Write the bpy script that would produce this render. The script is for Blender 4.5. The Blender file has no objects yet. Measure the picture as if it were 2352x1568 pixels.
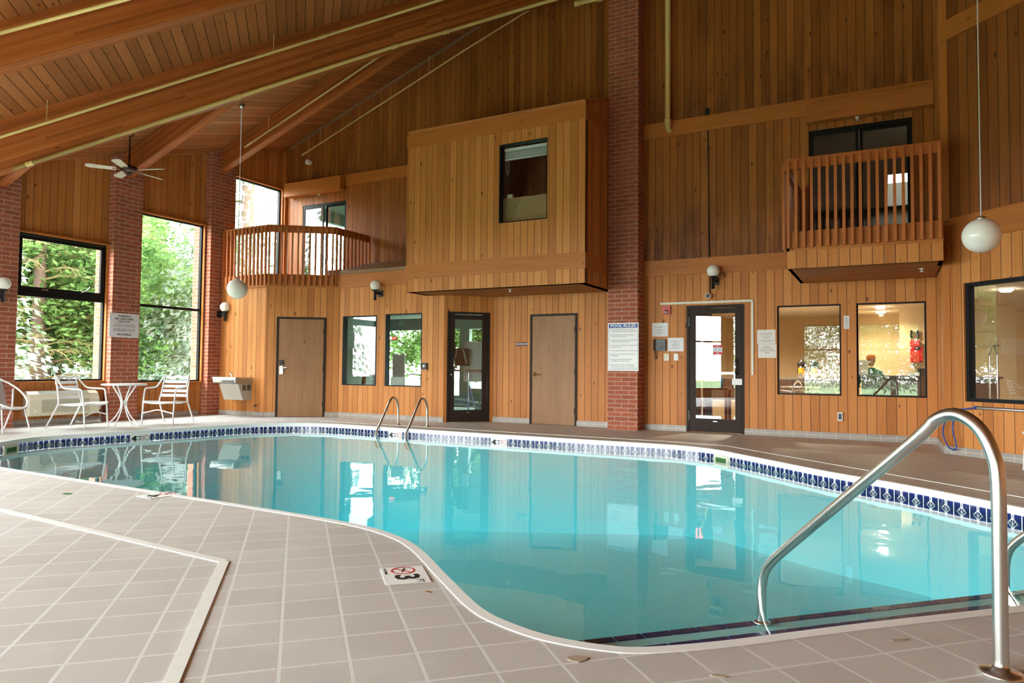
import bpy, bmesh, math, random
from mathutils import Vector, Matrix
R_=random.Random(7)
PI=math.pi
scn=bpy.context.scene
COL=scn.collection
# ---------------------------------------------------------------- camera model
W,H=2352,1568
F=1600.0; YAW,PITCH,ROLL=-0.488,0.0385,-0.0090; CH=1.05
def _axes():
    cy,sy=math.cos(YAW),math.sin(YAW)
    f=Vector((sy*math.cos(PITCH),cy*math.cos(PITCH),math.sin(PITCH)))
    r=Vector((cy,-sy,0)); d=f.cross(r)
    return math.cos(ROLL)*r+math.sin(ROLL)*d, math.cos(ROLL)*d-math.sin(ROLL)*r, f
CR,CD,CF=_axes()
CAM=Vector((0,0,CH))
def ray(x,y): return CR*((x-W/2)/F)+CD*((y-H/2)/F)+CF
def onp(x,y,p,n):
    d=ray(x,y); n=Vector(n); return CAM+d*(((Vector(p)-CAM)@n if False else (Vector(p)-CAM).dot(n))/d.dot(n))
def onx(x,y,X): return onp(x,y,(X,0,0),(1,0,0))
def ony(x,y,Y): return onp(x,y,(0,Y,0),(0,1,0))
def onz(x,y,Z=0): return onp(x,y,(0,0,Z),(0,0,1))
cam=bpy.data.cameras.new('camera'); co=bpy.data.objects.new('camera',cam); COL.objects.link(co)
m=Matrix((( CR.x,-CD.x,-CF.x,0),(CR.y,-CD.y,-CF.y,0),(CR.z,-CD.z,-CF.z,CH),(0,0,0,1)))
co.matrix_world=m; cam.lens=F/W*36; cam.sensor_width=36; cam.clip_end=300; cam.clip_start=.05
scn.camera=co
# roof plane
RA,RB=.345,.315
def roofz(x,y): return 5.45+RA*(x+12.85)+RB*(y-9.5)
RN=Vector((-RA,-RB,1)).normalized()
def onroof(x,y,off=0): return onp(x,y,(-12.85,9.5,5.45-off),RN)
# ---------------------------------------------------------------- materials
MATS={}
def srgb(r,g,b):
    f=lambda c:(c/255/12.92 if c/255<=.04045 else ((c/255+.055)/1.055)**2.4)
    return (f(r),f(g),f(b),1)
class NT:
    def __init__(s,name):
        s.m=bpy.data.materials.new(name); s.m.use_nodes=True; s.t=s.m.node_tree; s.t.nodes.clear()
        s.out=s.t.nodes.new('ShaderNodeOutputMaterial'); MATS[name]=s.m
    def n(s,ty,**k):
        o=s.t.nodes.new('ShaderNode'+ty)
        for a,v in k.items():
            if a in o.inputs.keys() or a.replace('_',' ') in o.inputs.keys():
                key=a if a in o.inputs.keys() else a.replace('_',' ')
                s.set(o,key,v)
            else: setattr(o,a,v)
        return o
    def set(s,o,key,v):
        if isinstance(v,bpy.types.NodeSocket): s.t.links.new(v,o.inputs[key])
        else: o.inputs[key].default_value=v
    def l(s,a,b): s.t.links.new(a,b)
    def math(s,op,a,b=None,c=None):
        o=s.t.nodes.new('ShaderNodeMath'); o.operation=op
        for i,v in enumerate((a,b,c)):
            if v is None: continue
            if isinstance(v,bpy.types.NodeSocket): s.t.links.new(v,o.inputs[i])
            else: o.inputs[i].default_value=v
        return o.outputs[0]
    def mix(s,fac,a,b,mode='MIX'):
        o=s.t.nodes.new('ShaderNodeMix'); o.data_type='RGBA'; o.blend_type=mode
        for i,v in ((0,fac),(6,a),(7,b)):
            if isinstance(v,bpy.types.NodeSocket): s.t.links.new(v,o.inputs[i])
            else: o.inputs[i].default_value=v
        return o.outputs[2]
    def ramp(s,fac,stops):
        o=s.t.nodes.new('ShaderNodeValToRGB'); e=o.color_ramp.elements
        while len(e)<len(stops): e.new(.5)
        for i,(p,c) in enumerate(stops): e[i].position=p; e[i].color=c if len(c)==4 else (*c,1)
        s.t.links.new(fac,o.inputs[0]); return o.outputs[0]
    def rampf(s,fac,a,b):
        o=s.t.nodes.new('ShaderNodeMapRange'); o.inputs[1].default_value=a; o.inputs[2].default_value=b
        s.t.links.new(fac,o.inputs[0]); return o.outputs[0]
    def noise(s,vec,scale=5,detail=3,rough=.5,dist=0):
        o=s.t.nodes.new('ShaderNodeTexNoise'); s.t.links.new(vec,o.inputs['Vector'])
        o.inputs['Scale'].default_value=scale; o.inputs['Detail'].default_value=detail
        o.inputs['Roughness'].default_value=rough; o.inputs['Distortion'].default_value=dist
        return o.outputs[0]
    def uv(s): return s.n('TexCoord').outputs['UV']
    def obj(s): return s.n('TexCoord').outputs['Object']
    def sep(s,v):
        o=s.t.nodes.new('ShaderNodeSeparateXYZ'); s.l(v,o.inputs[0]); return o.outputs
    def comb(s,x,y,z=0.):
        o=s.t.nodes.new('ShaderNodeCombineXYZ')
        for i,v in enumerate((x,y,z)):
            if isinstance(v,bpy.types.NodeSocket): s.l(v,o.inputs[i])
            else: o.inputs[i].default_value=v
        return o.outputs[0]
    def bump(s,h,strength=.3,dist=.01):
        o=s.t.nodes.new('ShaderNodeBump'); o.inputs['Strength'].default_value=strength; o.inputs['Distance'].default_value=dist
        s.l(h,o.inputs['Height']); return o.outputs[0]
    def pbr(s,col,rough=.5,metal=0,normal=None,spec=.5,**k):
        o=s.t.nodes.new('ShaderNodeBsdfPrincipled')
        s.set(o,'Base Color',col); s.set(o,'Roughness',rough); s.set(o,'Metallic',metal); s.set(o,'Specular IOR Level',spec)
        if normal is not None: s.l(normal,o.inputs['Normal'])
        for a,v in k.items(): s.set(o,a.replace('_',' '),v)
        s.l(o.outputs[0],s.out.inputs['Surface']); return o
def plain(name,c,rough=.5,metal=0,vary=.06,**k):
    t=NT(name); n=t.noise(t.obj(),14,3)
    c2=tuple(max(0,v*(1-vary*2)) for v in c[:3])+(1,)
    t.pbr(t.mix(n,c2,c),rough,metal,**k); return t.m
def emis(name,c,s):
    t=NT(name); e=t.n('Emission',Color=c,Strength=s); t.l(e.outputs[0],t.out.inputs['Surface']); return t.m
def boards(name,c_dark,c_mid,c_light,width=.132,stain=.5,rough=.55,swap=False,knots=.8,stainz=None,gap=1.0):
    """tongue and groove boards: u across the boards, v along the grain"""
    t=NT(name); s=t.sep(t.uv()); u,v=(s[1],s[0]) if swap else (s[0],s[1])
    q=t.math('DIVIDE',u,width); idx=t.math('FLOOR',q); fr=t.math('FRACT',q)
    wn=t.n('TexWhiteNoise',noise_dimensions='1D'); t.l(idx,wn.inputs['W'])
    rnd=wn.outputs['Value']
    vv=t.math('ADD',v,t.math('MULTIPLY',rnd,37.))
    g=t.noise(t.comb(t.math('MULTIPLY',u,60.),t.math('MULTIPLY',vv,1.6),idx),1.0,5,.65,.35)
    g2=t.noise(t.comb(t.math('MULTIPLY',u,9.),t.math('MULTIPLY',vv,.5),idx),1.0,3,.5)
    fac=t.math('ADD',t.math('MULTIPLY',g,.55),t.math('MULTIPLY',rnd,.36))
    fac=t.math('ADD',fac,t.math('MULTIPLY',g2,.3)); fac=t.math('SUBTRACT',fac,.15)
    col=t.ramp(fac,[(0.05,c_dark),(.5,c_mid),(.95,c_light)])
    # knots
    vo=t.n('TexVoronoi'); t.l(t.comb(t.math('MULTIPLY',u,7.6),t.math('MULTIPLY',vv,3.4),0.),vo.inputs['Vector']); vo.inputs['Randomness'].default_value=1
    vo.inputs['Scale'].default_value=1
    kn=t.math('LESS_THAN',vo.outputs['Distance'],t.math('MULTIPLY',t.sep(vo.outputs['Color'])[0],.15))
    col=t.mix(t.math('MULTIPLY',kn,knots),col,(c_dark[0]*.35,c_dark[1]*.3,c_dark[2]*.3,1))
    if stain:
        sn=t.noise(t.comb(t.math('MULTIPLY',u,2.5),t.math('MULTIPLY',v,.45),0.),1.,4,.6)
        sf=t.rampf(sn,.52,.8)
        if stainz:   # old water marks running down from (or up to) a given height
            z0,dz=stainz
            near=t.math('SUBTRACT',1.,t.math('DIVIDE',t.math('ABSOLUTE',t.math('SUBTRACT',v,z0)),dz)); near=t.math('MAXIMUM',near,0.)
            sf=t.math('ADD',sf,t.math('MULTIPLY',near,t.rampf(t.noise(t.comb(t.math('MULTIPLY',u,9.),t.math('MULTIPLY',v,1.),3.),1.,3),.35,.6)))
        sf=t.math('MINIMUM',t.math('MULTIPLY',sf,stain),.85)
        col=t.mix(sf,col,(c_dark[0]*.45,c_dark[1]*.4,c_dark[2]*.4,1))
    e=t.math('ABSOLUTE',t.math('SUBTRACT',fr,.5)); gr=t.math('GREATER_THAN',e,.5-.0042/width*gap)
    col=t.mix(t.math('MULTIPLY',gr,.85),col,(c_dark[0]*.25,c_dark[1]*.22,c_dark[2]*.2,1))
    h=t.math('SUBTRACT',t.math('MULTIPLY',g,.15),t.rampf(e,.46,.5))
    t.pbr(col,rough,0,t.bump(h,.5,.006),.35); return t.m
def woodplain(name,c_dark,c_mid,c_light,swap=False,rough=.5,lam=None,sc=1.0):
    """solid timber: grain along u (or v if swap); lam = lamination thickness"""
    t=NT(name); s=t.sep(t.uv()); a,b=(s[1],s[0]) if swap else (s[0],s[1])
    off=t.n('ObjectInfo').outputs['Random']
    b2=t.math('ADD',b,t.math('MULTIPLY',off,9.))
    g=t.noise(t.comb(t.math('MULTIPLY',a,1.2*sc),t.math('MULTIPLY',b2,34.*sc),off),1.,5,.62,.5)
    g2=t.noise(t.comb(t.math('MULTIPLY',a,.5),t.math('MULTIPLY',b2,4.),off),1.,3,.5,.3)
    fac=t.math('ADD',t.math('MULTIPLY',g,.6),t.math('MULTIPLY',g2,.45))
    if lam:
        li=t.math('FLOOR',t.math('DIVIDE',b,lam)); w1=t.n('TexWhiteNoise',noise_dimensions='1D'); t.l(li,w1.inputs['W'])
        seg=t.math('FLOOR',t.math('ADD',t.math('DIVIDE',a,2.1),t.math('MULTIPLY',w1.outputs[0],9.)))
        w2=t.n('TexWhiteNoise',noise_dimensions='2D'); t.l(t.comb(seg,li),w2.inputs['Vector'])
        fac=t.math('ADD',t.math('MULTIPLY',fac,.6),t.math('MULTIPLY',w2.outputs[0],.4))
    fac=t.math('SUBTRACT',fac,.05)
    col=t.ramp(fac,[(0.1,c_dark),(.5,c_mid),(.9,c_light)])
    vo=t.n('TexVoronoi'); t.l(t.comb(t.math('MULTIPLY',a,1.8),t.math('MULTIPLY',b2,6.),off),vo.inputs['Vector']); vo.inputs['Scale'].default_value=1
    kn=t.math('LESS_THAN',vo.outputs['Distance'],t.math('MULTIPLY',t.sep(vo.outputs['Color'])[0],.09))
    col=t.mix(t.math('MULTIPLY',kn,.7),col,(c_dark[0]*.4,c_dark[1]*.35,c_dark[2]*.3,1))
    if lam:
        e=t.math('ABSOLUTE',t.math('SUBTRACT',t.math('FRACT',t.math('DIVIDE',b,lam)),.5))
        col=t.mix(t.math('MULTIPLY',t.math('GREATER_THAN',e,.47),.5),col,(c_dark[0]*.5,c_dark[1]*.5,c_dark[2]*.5,1))
    t.pbr(col,rough,0,t.bump(g,.15,.004),.3); return t.m
def tilemat(name,c1,c2,grout,w,h,mortar=.006,rot=0.,offset=0.,src='obj',rough=.6,origin=(0,0),speck=.12,blot=None,bumps=.3,loc=None):
    t=NT(name)
    if src=='obj':
        mp=t.n('Mapping'); t.l(t.obj(),mp.inputs[0]); mp.inputs['Rotation'].default_value=(0,0,rot)
        mp.inputs['Location'].default_value=(origin[0],origin[1],0); vec=mp.outputs[0]
    else: vec=t.uv()
    br=t.n('TexBrick'); t.l(vec,br.inputs['Vector']); br.offset=offset; br.inputs['Scale'].default_value=1
    for k,v in (('Color1',c1),('Color2',c2),('Mortar',grout),('Mortar Size',mortar),('Mortar Smooth',.1),('Bias',0.),('Brick Width',w),('Row Height',h)): br.inputs[k].default_value=v
    n=t.noise(vec,90,2,.7); n2=t.noise(vec,2.2,4,.6)
    col=t.mix(t.math('MULTIPLY',n,speck*2),br.outputs[0],tuple(v*.72 for v in c1[:3])+(1,))
    if blot: col=t.mix(t.math('MULTIPLY',t.rampf(n2,.5,.75),blot[1]),col,blot[0])
    hh=t.math('SUBTRACT',t.math('MULTIPLY',n,.12),br.outputs['Fac'])
    t.pbr(col,rough,0,t.bump(hh,bumps,.004),.4); return t.m
D,Md,Lt=srgb(158,92,38),srgb(202,131,66),srgb(220,156,92)
boards('cedar_boards',D,Md,Lt,stain=.35)
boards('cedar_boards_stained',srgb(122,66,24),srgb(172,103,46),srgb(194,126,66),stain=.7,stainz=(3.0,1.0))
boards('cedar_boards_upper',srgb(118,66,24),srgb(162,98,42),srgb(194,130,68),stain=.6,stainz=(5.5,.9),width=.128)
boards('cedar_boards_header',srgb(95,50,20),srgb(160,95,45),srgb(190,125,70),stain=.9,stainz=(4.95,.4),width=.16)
boards('cedar_boards_dark',srgb(104,56,22),srgb(146,84,36),srgb(172,106,52),stain=.6)  # darker board tone for the upper northeast wall
boards('ceiling_boards',srgb(124,72,32),srgb(168,104,54),srgb(190,126,76),width=.155,stain=.25,rough=.6,gap=1.6)
woodplain('cedar_trim',srgb(146,84,34),srgb(186,114,54),srgb(202,134,74))
woodplain('cedar_trim_up',srgb(146,84,34),srgb(186,114,54),srgb(202,134,74),swap=True)
woodplain('glulam',srgb(122,62,24),srgb(166,92,40),srgb(196,124,66),lam=.038)
woodplain('rail_wood',srgb(150,82,38),srgb(190,112,58),srgb(212,140,82),swap=True)
woodplain('rail_wood_long',srgb(150,82,38),srgb(186,108,56),srgb(210,138,80))
woodplain('door_oak',srgb(116,80,52),srgb(156,114,78),srgb(176,136,98),swap=True,sc=1.2)
woodplain('dark_wood',srgb(60,26,18),srgb(95,42,30),srgb(120,60,42))
woodplain('frame_wood',srgb(120,92,66),srgb(150,120,90),srgb(172,142,110),swap=True)
tilemat('brick',srgb(182,102,74),srgb(150,80,58),srgb(206,192,174),.254,.0762,.006,offset=.5,src='uv',rough=.85,speck=.35,blot=(srgb(110,70,60),.35),bumps=.8)
tilemat('deck_tile',srgb(205,201,196),srgb(195,190,184),srgb(226,226,222),.24,.238,.007,rot=-PI/4,origin=(.044,.026),speck=.16,rough=.5,blot=(srgb(222,220,216),.3))
tilemat('base_tile',srgb(172,164,156),srgb(164,156,149),srgb(205,202,196),.206,.2,.004,src='uv',speck=.05,rough=.35)
tilemat('lobby_floor_tile',srgb(150,130,110),srgb(140,120,100),srgb(120,105,90),.4,.4,.006,rough=.4)
plain('coping_white',srgb(247,248,246),.45,vary=.03)
plain('caulk',srgb(235,236,230),.6,vary=.05)
plain('bronze',srgb(56,45,40),.55,spec=.15)
plain('black_frame',srgb(24,25,28),.5,spec=.2)
plain('black_plastic',srgb(22,23,26),.45)
plain('grey_plastic',srgb(70,74,80),.45)
plain('white_paint',srgb(240,242,242),.35,vary=.02)
plain('sling_grey',srgb(190,182,180),.7)
plain('white_plastic',srgb(232,232,230),.4,vary=.02)
plain('ivory_plastic',srgb(222,214,188),.45,vary=.03)
plain('ptac_beige',srgb(214,208,184),.5,vary=.02)
plain('ptac_dark',srgb(120,116,100),.6)
plain('pipe_yellow',srgb(222,196,124),.45,vary=.05)
plain('paper',srgb(226,228,232),.5,vary=.02)
plain('paper_warm',srgb(228,224,218),.5,vary=.02)
plain('ink_black',srgb(25,25,28),.6)
plain('ink_grey',srgb(120,122,128),.6)
plain('ink_blue',srgb(40,84,160),.5)
plain('ink_red',srgb(200,40,36),.5)
plain('ink_slate',srgb(92,112,140),.6)
plain('maroon',srgb(92,26,34),.5)
plain('alarm_red',srgb(196,30,34),.4)
plain('beige_wall',srgb(206,184,146),.8,vary=.03)
plain('cream_ceiling',srgb(226,216,198),.85,vary=.02)
plain('room_grey',srgb(120,135,125),.8,vary=.05)
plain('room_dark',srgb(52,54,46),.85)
plain('counter_dark',srgb(84,72,68),.4)
plain('counter_top',srgb(120,118,116),.3)
plain('desk_brown',srgb(70,50,42),.5)
plain('cardboard',srgb(164,140,104),.8)
plain('silver',srgb(200,202,205),.25,.9,vary=.03)
plain('fountain_steel',srgb(176,178,176),.35,.7,vary=.03)
plain('fountain_beige',srgb(196,190,178),.5,vary=.02)
plain('fountain_dark',srgb(110,112,108),.4,.3)
plain('brass',srgb(170,140,80),.3,.9)
plain('chrome',srgb(215,216,218),.12,1.,vary=.02)
plain('bark',srgb(110,88,74),.9,vary=.2)
plain('grass',srgb(70,100,44),.95,vary=.2)
plain('hose_blue',srgb(30,70,160),.4)
plain('skin',srgb(196,140,112),.6)
plain('shirt_green',srgb(28,92,76),.8)
plain('cap_orange',srgb(226,120,40),.7)
plain('skimmer_cream',srgb(226,222,200),.5)
plain('nosing_blue',srgb(18,22,110),.2,vary=.1)
plain('label_yellow',srgb(230,180,30),.5)
plain('label_red',srgb(200,60,30),.5)
plain('bottle_blue',srgb(30,110,200),.3)
plain('fan_brown',srgb(60,34,24),.35,.4)
plain('fan_blade',srgb(206,200,176),.5)
plain('glove_green',srgb(60,110,50),.8)
plain('car_white',srgb(225,228,232),.25)
plain('asphalt',srgb(120,120,122),.9)
plain('cable_white',srgb(228,228,214),.5)
# stainless steel with light rust stains
t=NT('stainless'); ob_=t.obj(); n=t.noise(t.comb(t.math('MULTIPLY',t.sep(ob_)[0],60.),t.math('MULTIPLY',t.sep(ob_)[1],60.),t.math('MULTIPLY',t.sep(ob_)[2],7.)),1.,4,.6)
ru=t.math('MULTIPLY',t.rampf(n,.60,.78),.3)
t.pbr(t.mix(ru,srgb(216,216,212),srgb(190,150,110)),.27,t.math('SUBTRACT',1.,t.math('MULTIPLY',ru,.5)))
# opal glass globe
t=NT('opal_glass'); p=t.pbr(srgb(240,240,232),.18,0); p.inputs['Subsurface Weight'].default_value=.3; p.inputs['Subsurface Radius'].default_value=(.05,.05,.05)
# window glass (thin pane)
def two_sided_fresnel(t,ior):
    # same reflectance from either side of a thin sheet
    bf=t.n('NewGeometry').outputs['Backfacing']; return t.n('Fresnel',IOR=t.math('ADD',t.math('MULTIPLY',bf,1/ior-ior),ior))
def pane_mat(name,tint,refl=1.0):
    t=NT(name); fr=two_sided_fresnel(t,1.5); a=t.n('BsdfTransparent',Color=tint); b=t.n('BsdfGlossy',Roughness=0.0,Color=(1,1,1,1))
    mx=t.n('MixShader'); t.l(t.math('MULTIPLY',fr.outputs[0],refl),mx.inputs[0]); t.l(a.outputs[0],mx.inputs[1]); t.l(b.outputs[0],mx.inputs[2]); t.l(mx.outputs[0],t.out.inputs['Surface'])
pane_mat('glass_pane',(.93,.97,.95,1),1.3)
pane_mat('glass_double',(.86,.9,.88,1),3.0)
pane_mat('glass_tint',(.62,.74,.68,1),2.0)
pane_mat('glass_dark',(.5,.5,.45,1),2.0)
# acrylic
pane_mat('clear_acrylic',(.8,.82,.82,1),2.0)
# water
t=NT('pool_water'); tc=t.obj()
n1=t.noise(tc,1.1,2,.5,.4); n2=t.noise(tc,5.,2,.5,.2)
h=t.math('ADD',t.math('MULTIPLY',n1,1.),t.math('MULTIPLY',n2,.10))
bp=t.n('Bump'); bp.inputs['Strength'].default_value=.05; bp.inputs['Distance'].default_value=.1; t.l(h,bp.inputs['Height'])
fr=two_sided_fresnel(t,1.33); t.l(bp.outputs[0],fr.inputs['Normal'])
a=t.n('BsdfTransparent',Color=(.97,1,1,1)); b=t.n('BsdfGlossy',Roughness=0.012,Color=(1,1,1,1)); t.l(bp.outputs[0],b.inputs['Normal'])
mx=t.n('MixShader'); t.l(fr.outputs[0],mx.inputs[0]); t.l(a.outputs[0],mx.inputs[1]); t.l(b.outputs[0],mx.inputs[2]); t.l(mx.outputs[0],t.out.inputs['Surface'])
va=t.n('VolumeAbsorption',Color=(.04,.88,.94,1),Density=.11); t.l(va.outputs[0],t.out.inputs['Volume'])
t=NT('pool_plaster'); n=t.noise(t.obj(),1.3,4,.6); t.pbr(t.mix(n,srgb(158,236,244),srgb(184,244,249)),.7)
# waterline tile: navy squares with a white diamond and centre bars
t=NT('waterline_tile'); s=t.sep(t.uv()); T=.152
fu=t.math('FRACT',t.math('DIVIDE',s[0],T)); fv=t.math('DIVIDE',s[1],T)
au=t.math('ABSOLUTE',t.math('SUBTRACT',fu,.5)); av=t.math('ABSOLUTE',t.math('SUBTRACT',fv,.5))
dm=t.math('ABSOLUTE',t.math('SUBTRACT',t.math('ADD',au,av),.27)); l1=t.math('LESS_THAN',dm,.035)
l2=t.math('LESS_THAN',au,.016)
l3=t.math('MULTIPLY',t.math('LESS_THAN',t.math('ABSOLUTE',t.math('SUBTRACT',au,.065)),.014),t.math('GREATER_THAN',av,.22))
l4=t.math('GREATER_THAN',au,.475)
ln=t.math('MAXIMUM',t.math('MAXIMUM',l1,l2),t.math('MAXIMUM',l3,l4))
sc_=t.rampf(t.noise(t.uv(),9,3,.6),.52,.72)
base=t.mix(t.math('MULTIPLY',sc_,.35),srgb(22,34,84),srgb(130,134,140))
t.pbr(t.mix(ln,base,srgb(226,232,226)),.18)
# striped parasol fabric
t=NT('striped_fabric'); s=t.sep(t.obj()); 
q=t.math('FRACT',t.math('MULTIPLY',s[2],2.6))
t.pbr(t.ramp(q,[(0.,srgb(214,60,50)),(.2,srgb(240,150,60)),(.38,srgb(246,214,110)),(.5,srgb(240,240,230)),(.62,srgb(60,150,170)),(.75,srgb(235,235,225)),(.9,srgb(230,90,60))]),.8)
def leaf(name,c1,c2,dens=.5):
    t=NT(name); n=t.noise(t.obj(),.8,3,.6); c=t.mix(t.rampf(n,.35,.65),c1,c2)
    d=t.n('BsdfDiffuse'); t.l(c,d.inputs[0]); tr=t.n('BsdfTranslucent'); t.l(c,tr.inputs[0])
    mx=t.n('MixShader'); mx.inputs[0].default_value=.4; t.l(d.outputs[0],mx.inputs[1]); t.l(tr.outputs[0],mx.inputs[2]); t.l(mx.outputs[0],t.out.inputs['Surface'])
leaf('spruce_needles',srgb(104,126,96),srgb(200,212,198))
leaf('leaf_green',srgb(58,88,44),srgb(128,158,92))
plain('bare_twig',srgb(150,130,84),.8,vary=.2)
leaf('fern_green',srgb(96,150,60),srgb(150,200,100))
emis('downlight',(1,.86,.62,1),26)
emis('exit_red',(1,.12,.08,1),2.2)
# ---------------------------------------------------------------- mesh building
class MB:
    def __init__(s): s.v=[]; s.f=[]; s.uv=[]; s.sm=[]
    def face(s,pts,uv=None,smooth=False):
        b=len(s.v); s.v+= [tuple(p) for p in pts]; s.f.append(list(range(b,b+len(pts))))
        if uv is None:
            a,b2,c=Vector(pts[0]),Vector(pts[1]),Vector(pts[2]); n=(b2-a).cross(c-a)
            ax=max(range(3),key=lambda i:abs(n[i]))
            uv=[((p[1],p[2]) if ax==0 else (p[0],p[2]) if ax==1 else (p[0],p[1])) for p in pts]
        s.uv.append(uv); s.sm.append(smooth); return s
    def box(s,c,d,m=None):
        x,y,z=[k/2 for k in d]; P=[Vector((i*x,j*y,k*z)) for i in(-1,1) for j in(-1,1) for k in(-1,1)]
        F_=[((0,1,3,2),0),((4,6,7,5),0),((0,4,5,1),1),((2,3,7,6),1),((0,2,6,4),2),((1,5,7,3),2)]
        for q,ax in F_:
            uv=[((P[i].y,P[i].z),(P[i].x,P[i].z),(P[i].x,P[i].y))[ax] for i in q]
            pts=[P[i].copy() for i in q]
            if m is not None: pts=[m@p for p in pts]
            s.face([p+Vector(c) for p in pts],uv)
        return s
    def box2(s,a,b): return s.box([(a[i]+b[i])/2 for i in range(3)],[abs(b[i]-a[i]) for i in range(3)])
    def beam(s,p,q,w,h,up=(0,0,1),uo=0):
        """box from p to q; p,q on the centre line"""
        p,q=Vector(p),Vector(q); L=(q-p).length; x=(q-p)/L; y=Vector(up).cross(x)
        y=y.normalized() if y.length>1e-5 else Vector((0,1,0)); z=x.cross(y)
        m=Matrix((x,y,z)).transposed(); return s.box((p+q)/2,(L,w,h),m)
    def tube(s,path,r,n=10,cap=True,closed=False):
        P=[Vector(p) for p in path]; N=len(P); rr=r if isinstance(r,(list,tuple)) else [r]*N
        T=[]
        for i in range(N):
            a=P[(i-1)%N] if (closed or i>0) else P[i]; b=P[(i+1)%N] if (closed or i<N-1) else P[i]
            T.append((b-a).normalized())
        up=Vector((0,0,1)) if abs(T[0].z)<.9 else Vector((1,0,0))
        nx=T[0].cross(up).normalized(); base=len(s.v); L=0
        for i in range(N):
            nx=(nx-T[i]*nx.dot(T[i])).normalized(); ny=T[i].cross(nx)
            for k in range(n):
                a=2*PI*k/n; s.v.append(tuple(P[i]+(nx*math.cos(a)+ny*math.sin(a))*rr[i]))
        for i in range(N if closed else N-1):
            j=(i+1)%N
            for k in range(n):
                k2=(k+1)%n; s.f.append([base+i*n+k,base+i*n+k2,base+j*n+k2,base+j*n+k]); s.uv.append([(i,k/n),(i,(k+1)/n),(i+1,(k+1)/n),(i+1,k/n)]); s.sm.append(True)
        if cap and not closed:
            for i,o in ((0,1),(N-1,0)):
                q=[base+i*n+k for k in range(n)]; q=q if o else q[::-1]
                s.f.append(q); s.uv.append([(0,0)]*n); s.sm.append(False)
        return s
    def lathe(s,prof,c=(0,0,0),n=24,m=None,smooth=True):
        base=len(s.v); K=len(prof)
        for (r,z) in prof:
            for k in range(n):
                a=2*PI*k/n; p=Vector((r*math.cos(a),r*math.sin(a),z))
                if m is not None: p=m@p
                s.v.append(tuple(p+Vector(c)))
        for i in range(K-1):
            for k in range(n):
                k2=(k+1)%n; s.f.append([base+i*n+k,base+i*n+k2,base+(i+1)*n+k2,base+(i+1)*n+k]); s.uv.append([(0,0),(1,0),(1,1),(0,1)]); s.sm.append(smooth)
        for i,o in ((0,0),(K-1,1)):
            if prof[i][0]>1e-4:
                q=[base+i*n+k for k in range(n)]; s.f.append(q if o else q[::-1]); s.uv.append([(0,0)]*n); s.sm.append(False)
        return s
    def prism(s,poly,z0,z1,uvscale=1,cap=True):
        n=len(poly); L=0
        for i in range(n):
            a,b=poly[i],poly[(i+1)%n]; d=math.hypot(b[0]-a[0],b[1]-a[1])
            s.face([(a[0],a[1],z0),(b[0],b[1],z0),(b[0],b[1],z1),(a[0],a[1],z1)],[(L,z0),(L+d,z0),(L+d,z1),(L,z1)]); L+=d
        if cap:
            s.face([(p[0],p[1],z1) for p in poly]); s.face([(p[0],p[1],z0) for p in poly[::-1]])
        return s
    def build(s,name,mat,parent=None,smooth=None,bevel=0):
        me=bpy.data.meshes.new(name); me.from_pydata(s.v,[],s.f)
        ul=me.uv_layers.new(name='UVMap'); k=0; d=ul.data
        for fi,f in enumerate(s.f):
            for j in range(len(f)): d[k].uv=s.uv[fi][j]; k+=1
        me.polygons.foreach_set('use_smooth',[bool(x) if smooth is None else smooth for x in s.sm])
        mt=MATS[mat] if isinstance(mat,str) else mat; me.materials.append(mt)
        o=bpy.data.objects.new(name,me); COL.objects.link(o)
        if parent is not None: o.parent=parent
        if bevel:
            b=o.modifiers.new('bevel','BEVEL'); b.width=bevel; b.segments=2; b.limit_method='ANGLE'
        return o
def sphere(r,nz=12):
    return [(max(r*math.sin(PI*i/nz),1e-5),-r*math.cos(PI*i/nz)) for i in range(nz+1)]
def fillet(pts,r,n=6):
    P=[Vector(p) for p in pts]; out=[P[0]]
    for i in range(1,len(P)-1):
        a=(P[i-1]-P[i]); b=(P[i+1]-P[i]); rr=min(r,a.length*.49,b.length*.49)
        p0=P[i]+a.normalized()*rr; p1=P[i]+b.normalized()*rr
        for k in range(n+1):
            t=k/n; out.append(p0*(1-t)**2+P[i]*2*t*(1-t)+p1*t*t)
    out.append(P[-1]); return out
def smoothc(P,n=8,closed=True):
    P=[Vector(p) for p in P]; N=len(P); out=[]
    for i in range(N if closed else N-1):
        g=lambda k:P[k%N] if closed else P[max(0,min(N-1,k))]
        a,b,c,d=g(i-1),g(i),g(i+1),g(i+2)
        for k in range(n):
            t=k/n; out.append(.5*((2*b)+(c-a)*t+(2*a-5*b+4*c-d)*t*t+(3*b-a-3*c+d)*t**3))
    if not closed: out.append(P[-1])
    return out
def tag(o,label=None,cat=None,group=None,kind=None):
    if label: o['label']=label
    if cat: o['category']=cat
    if group: o['group']=group
    if kind: o['kind']=kind
    return o
def empty(name,loc,rot=None,label=None,cat=None,group=None):
    e=bpy.data.objects.new(name,None); COL.objects.link(e); e.empty_display_size=.1
    if rot is None: rot=Matrix.Identity(3)
    e.matrix_world=Matrix.Translation(loc)@rot.to_4x4()
    return tag(e,label,cat,group)
def wallrot(n):
    """local x = right seen from the room, y = up, z = out of the wall"""
    n=Vector(n).normalized(); up=Vector((0,0,1)); r=up.cross(n); return Matrix((r,up,n)).transposed()
def zrot(a): return Matrix.Rotation(a,3,'Z')
def struct(o): o['kind']='structure'; return o
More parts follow.
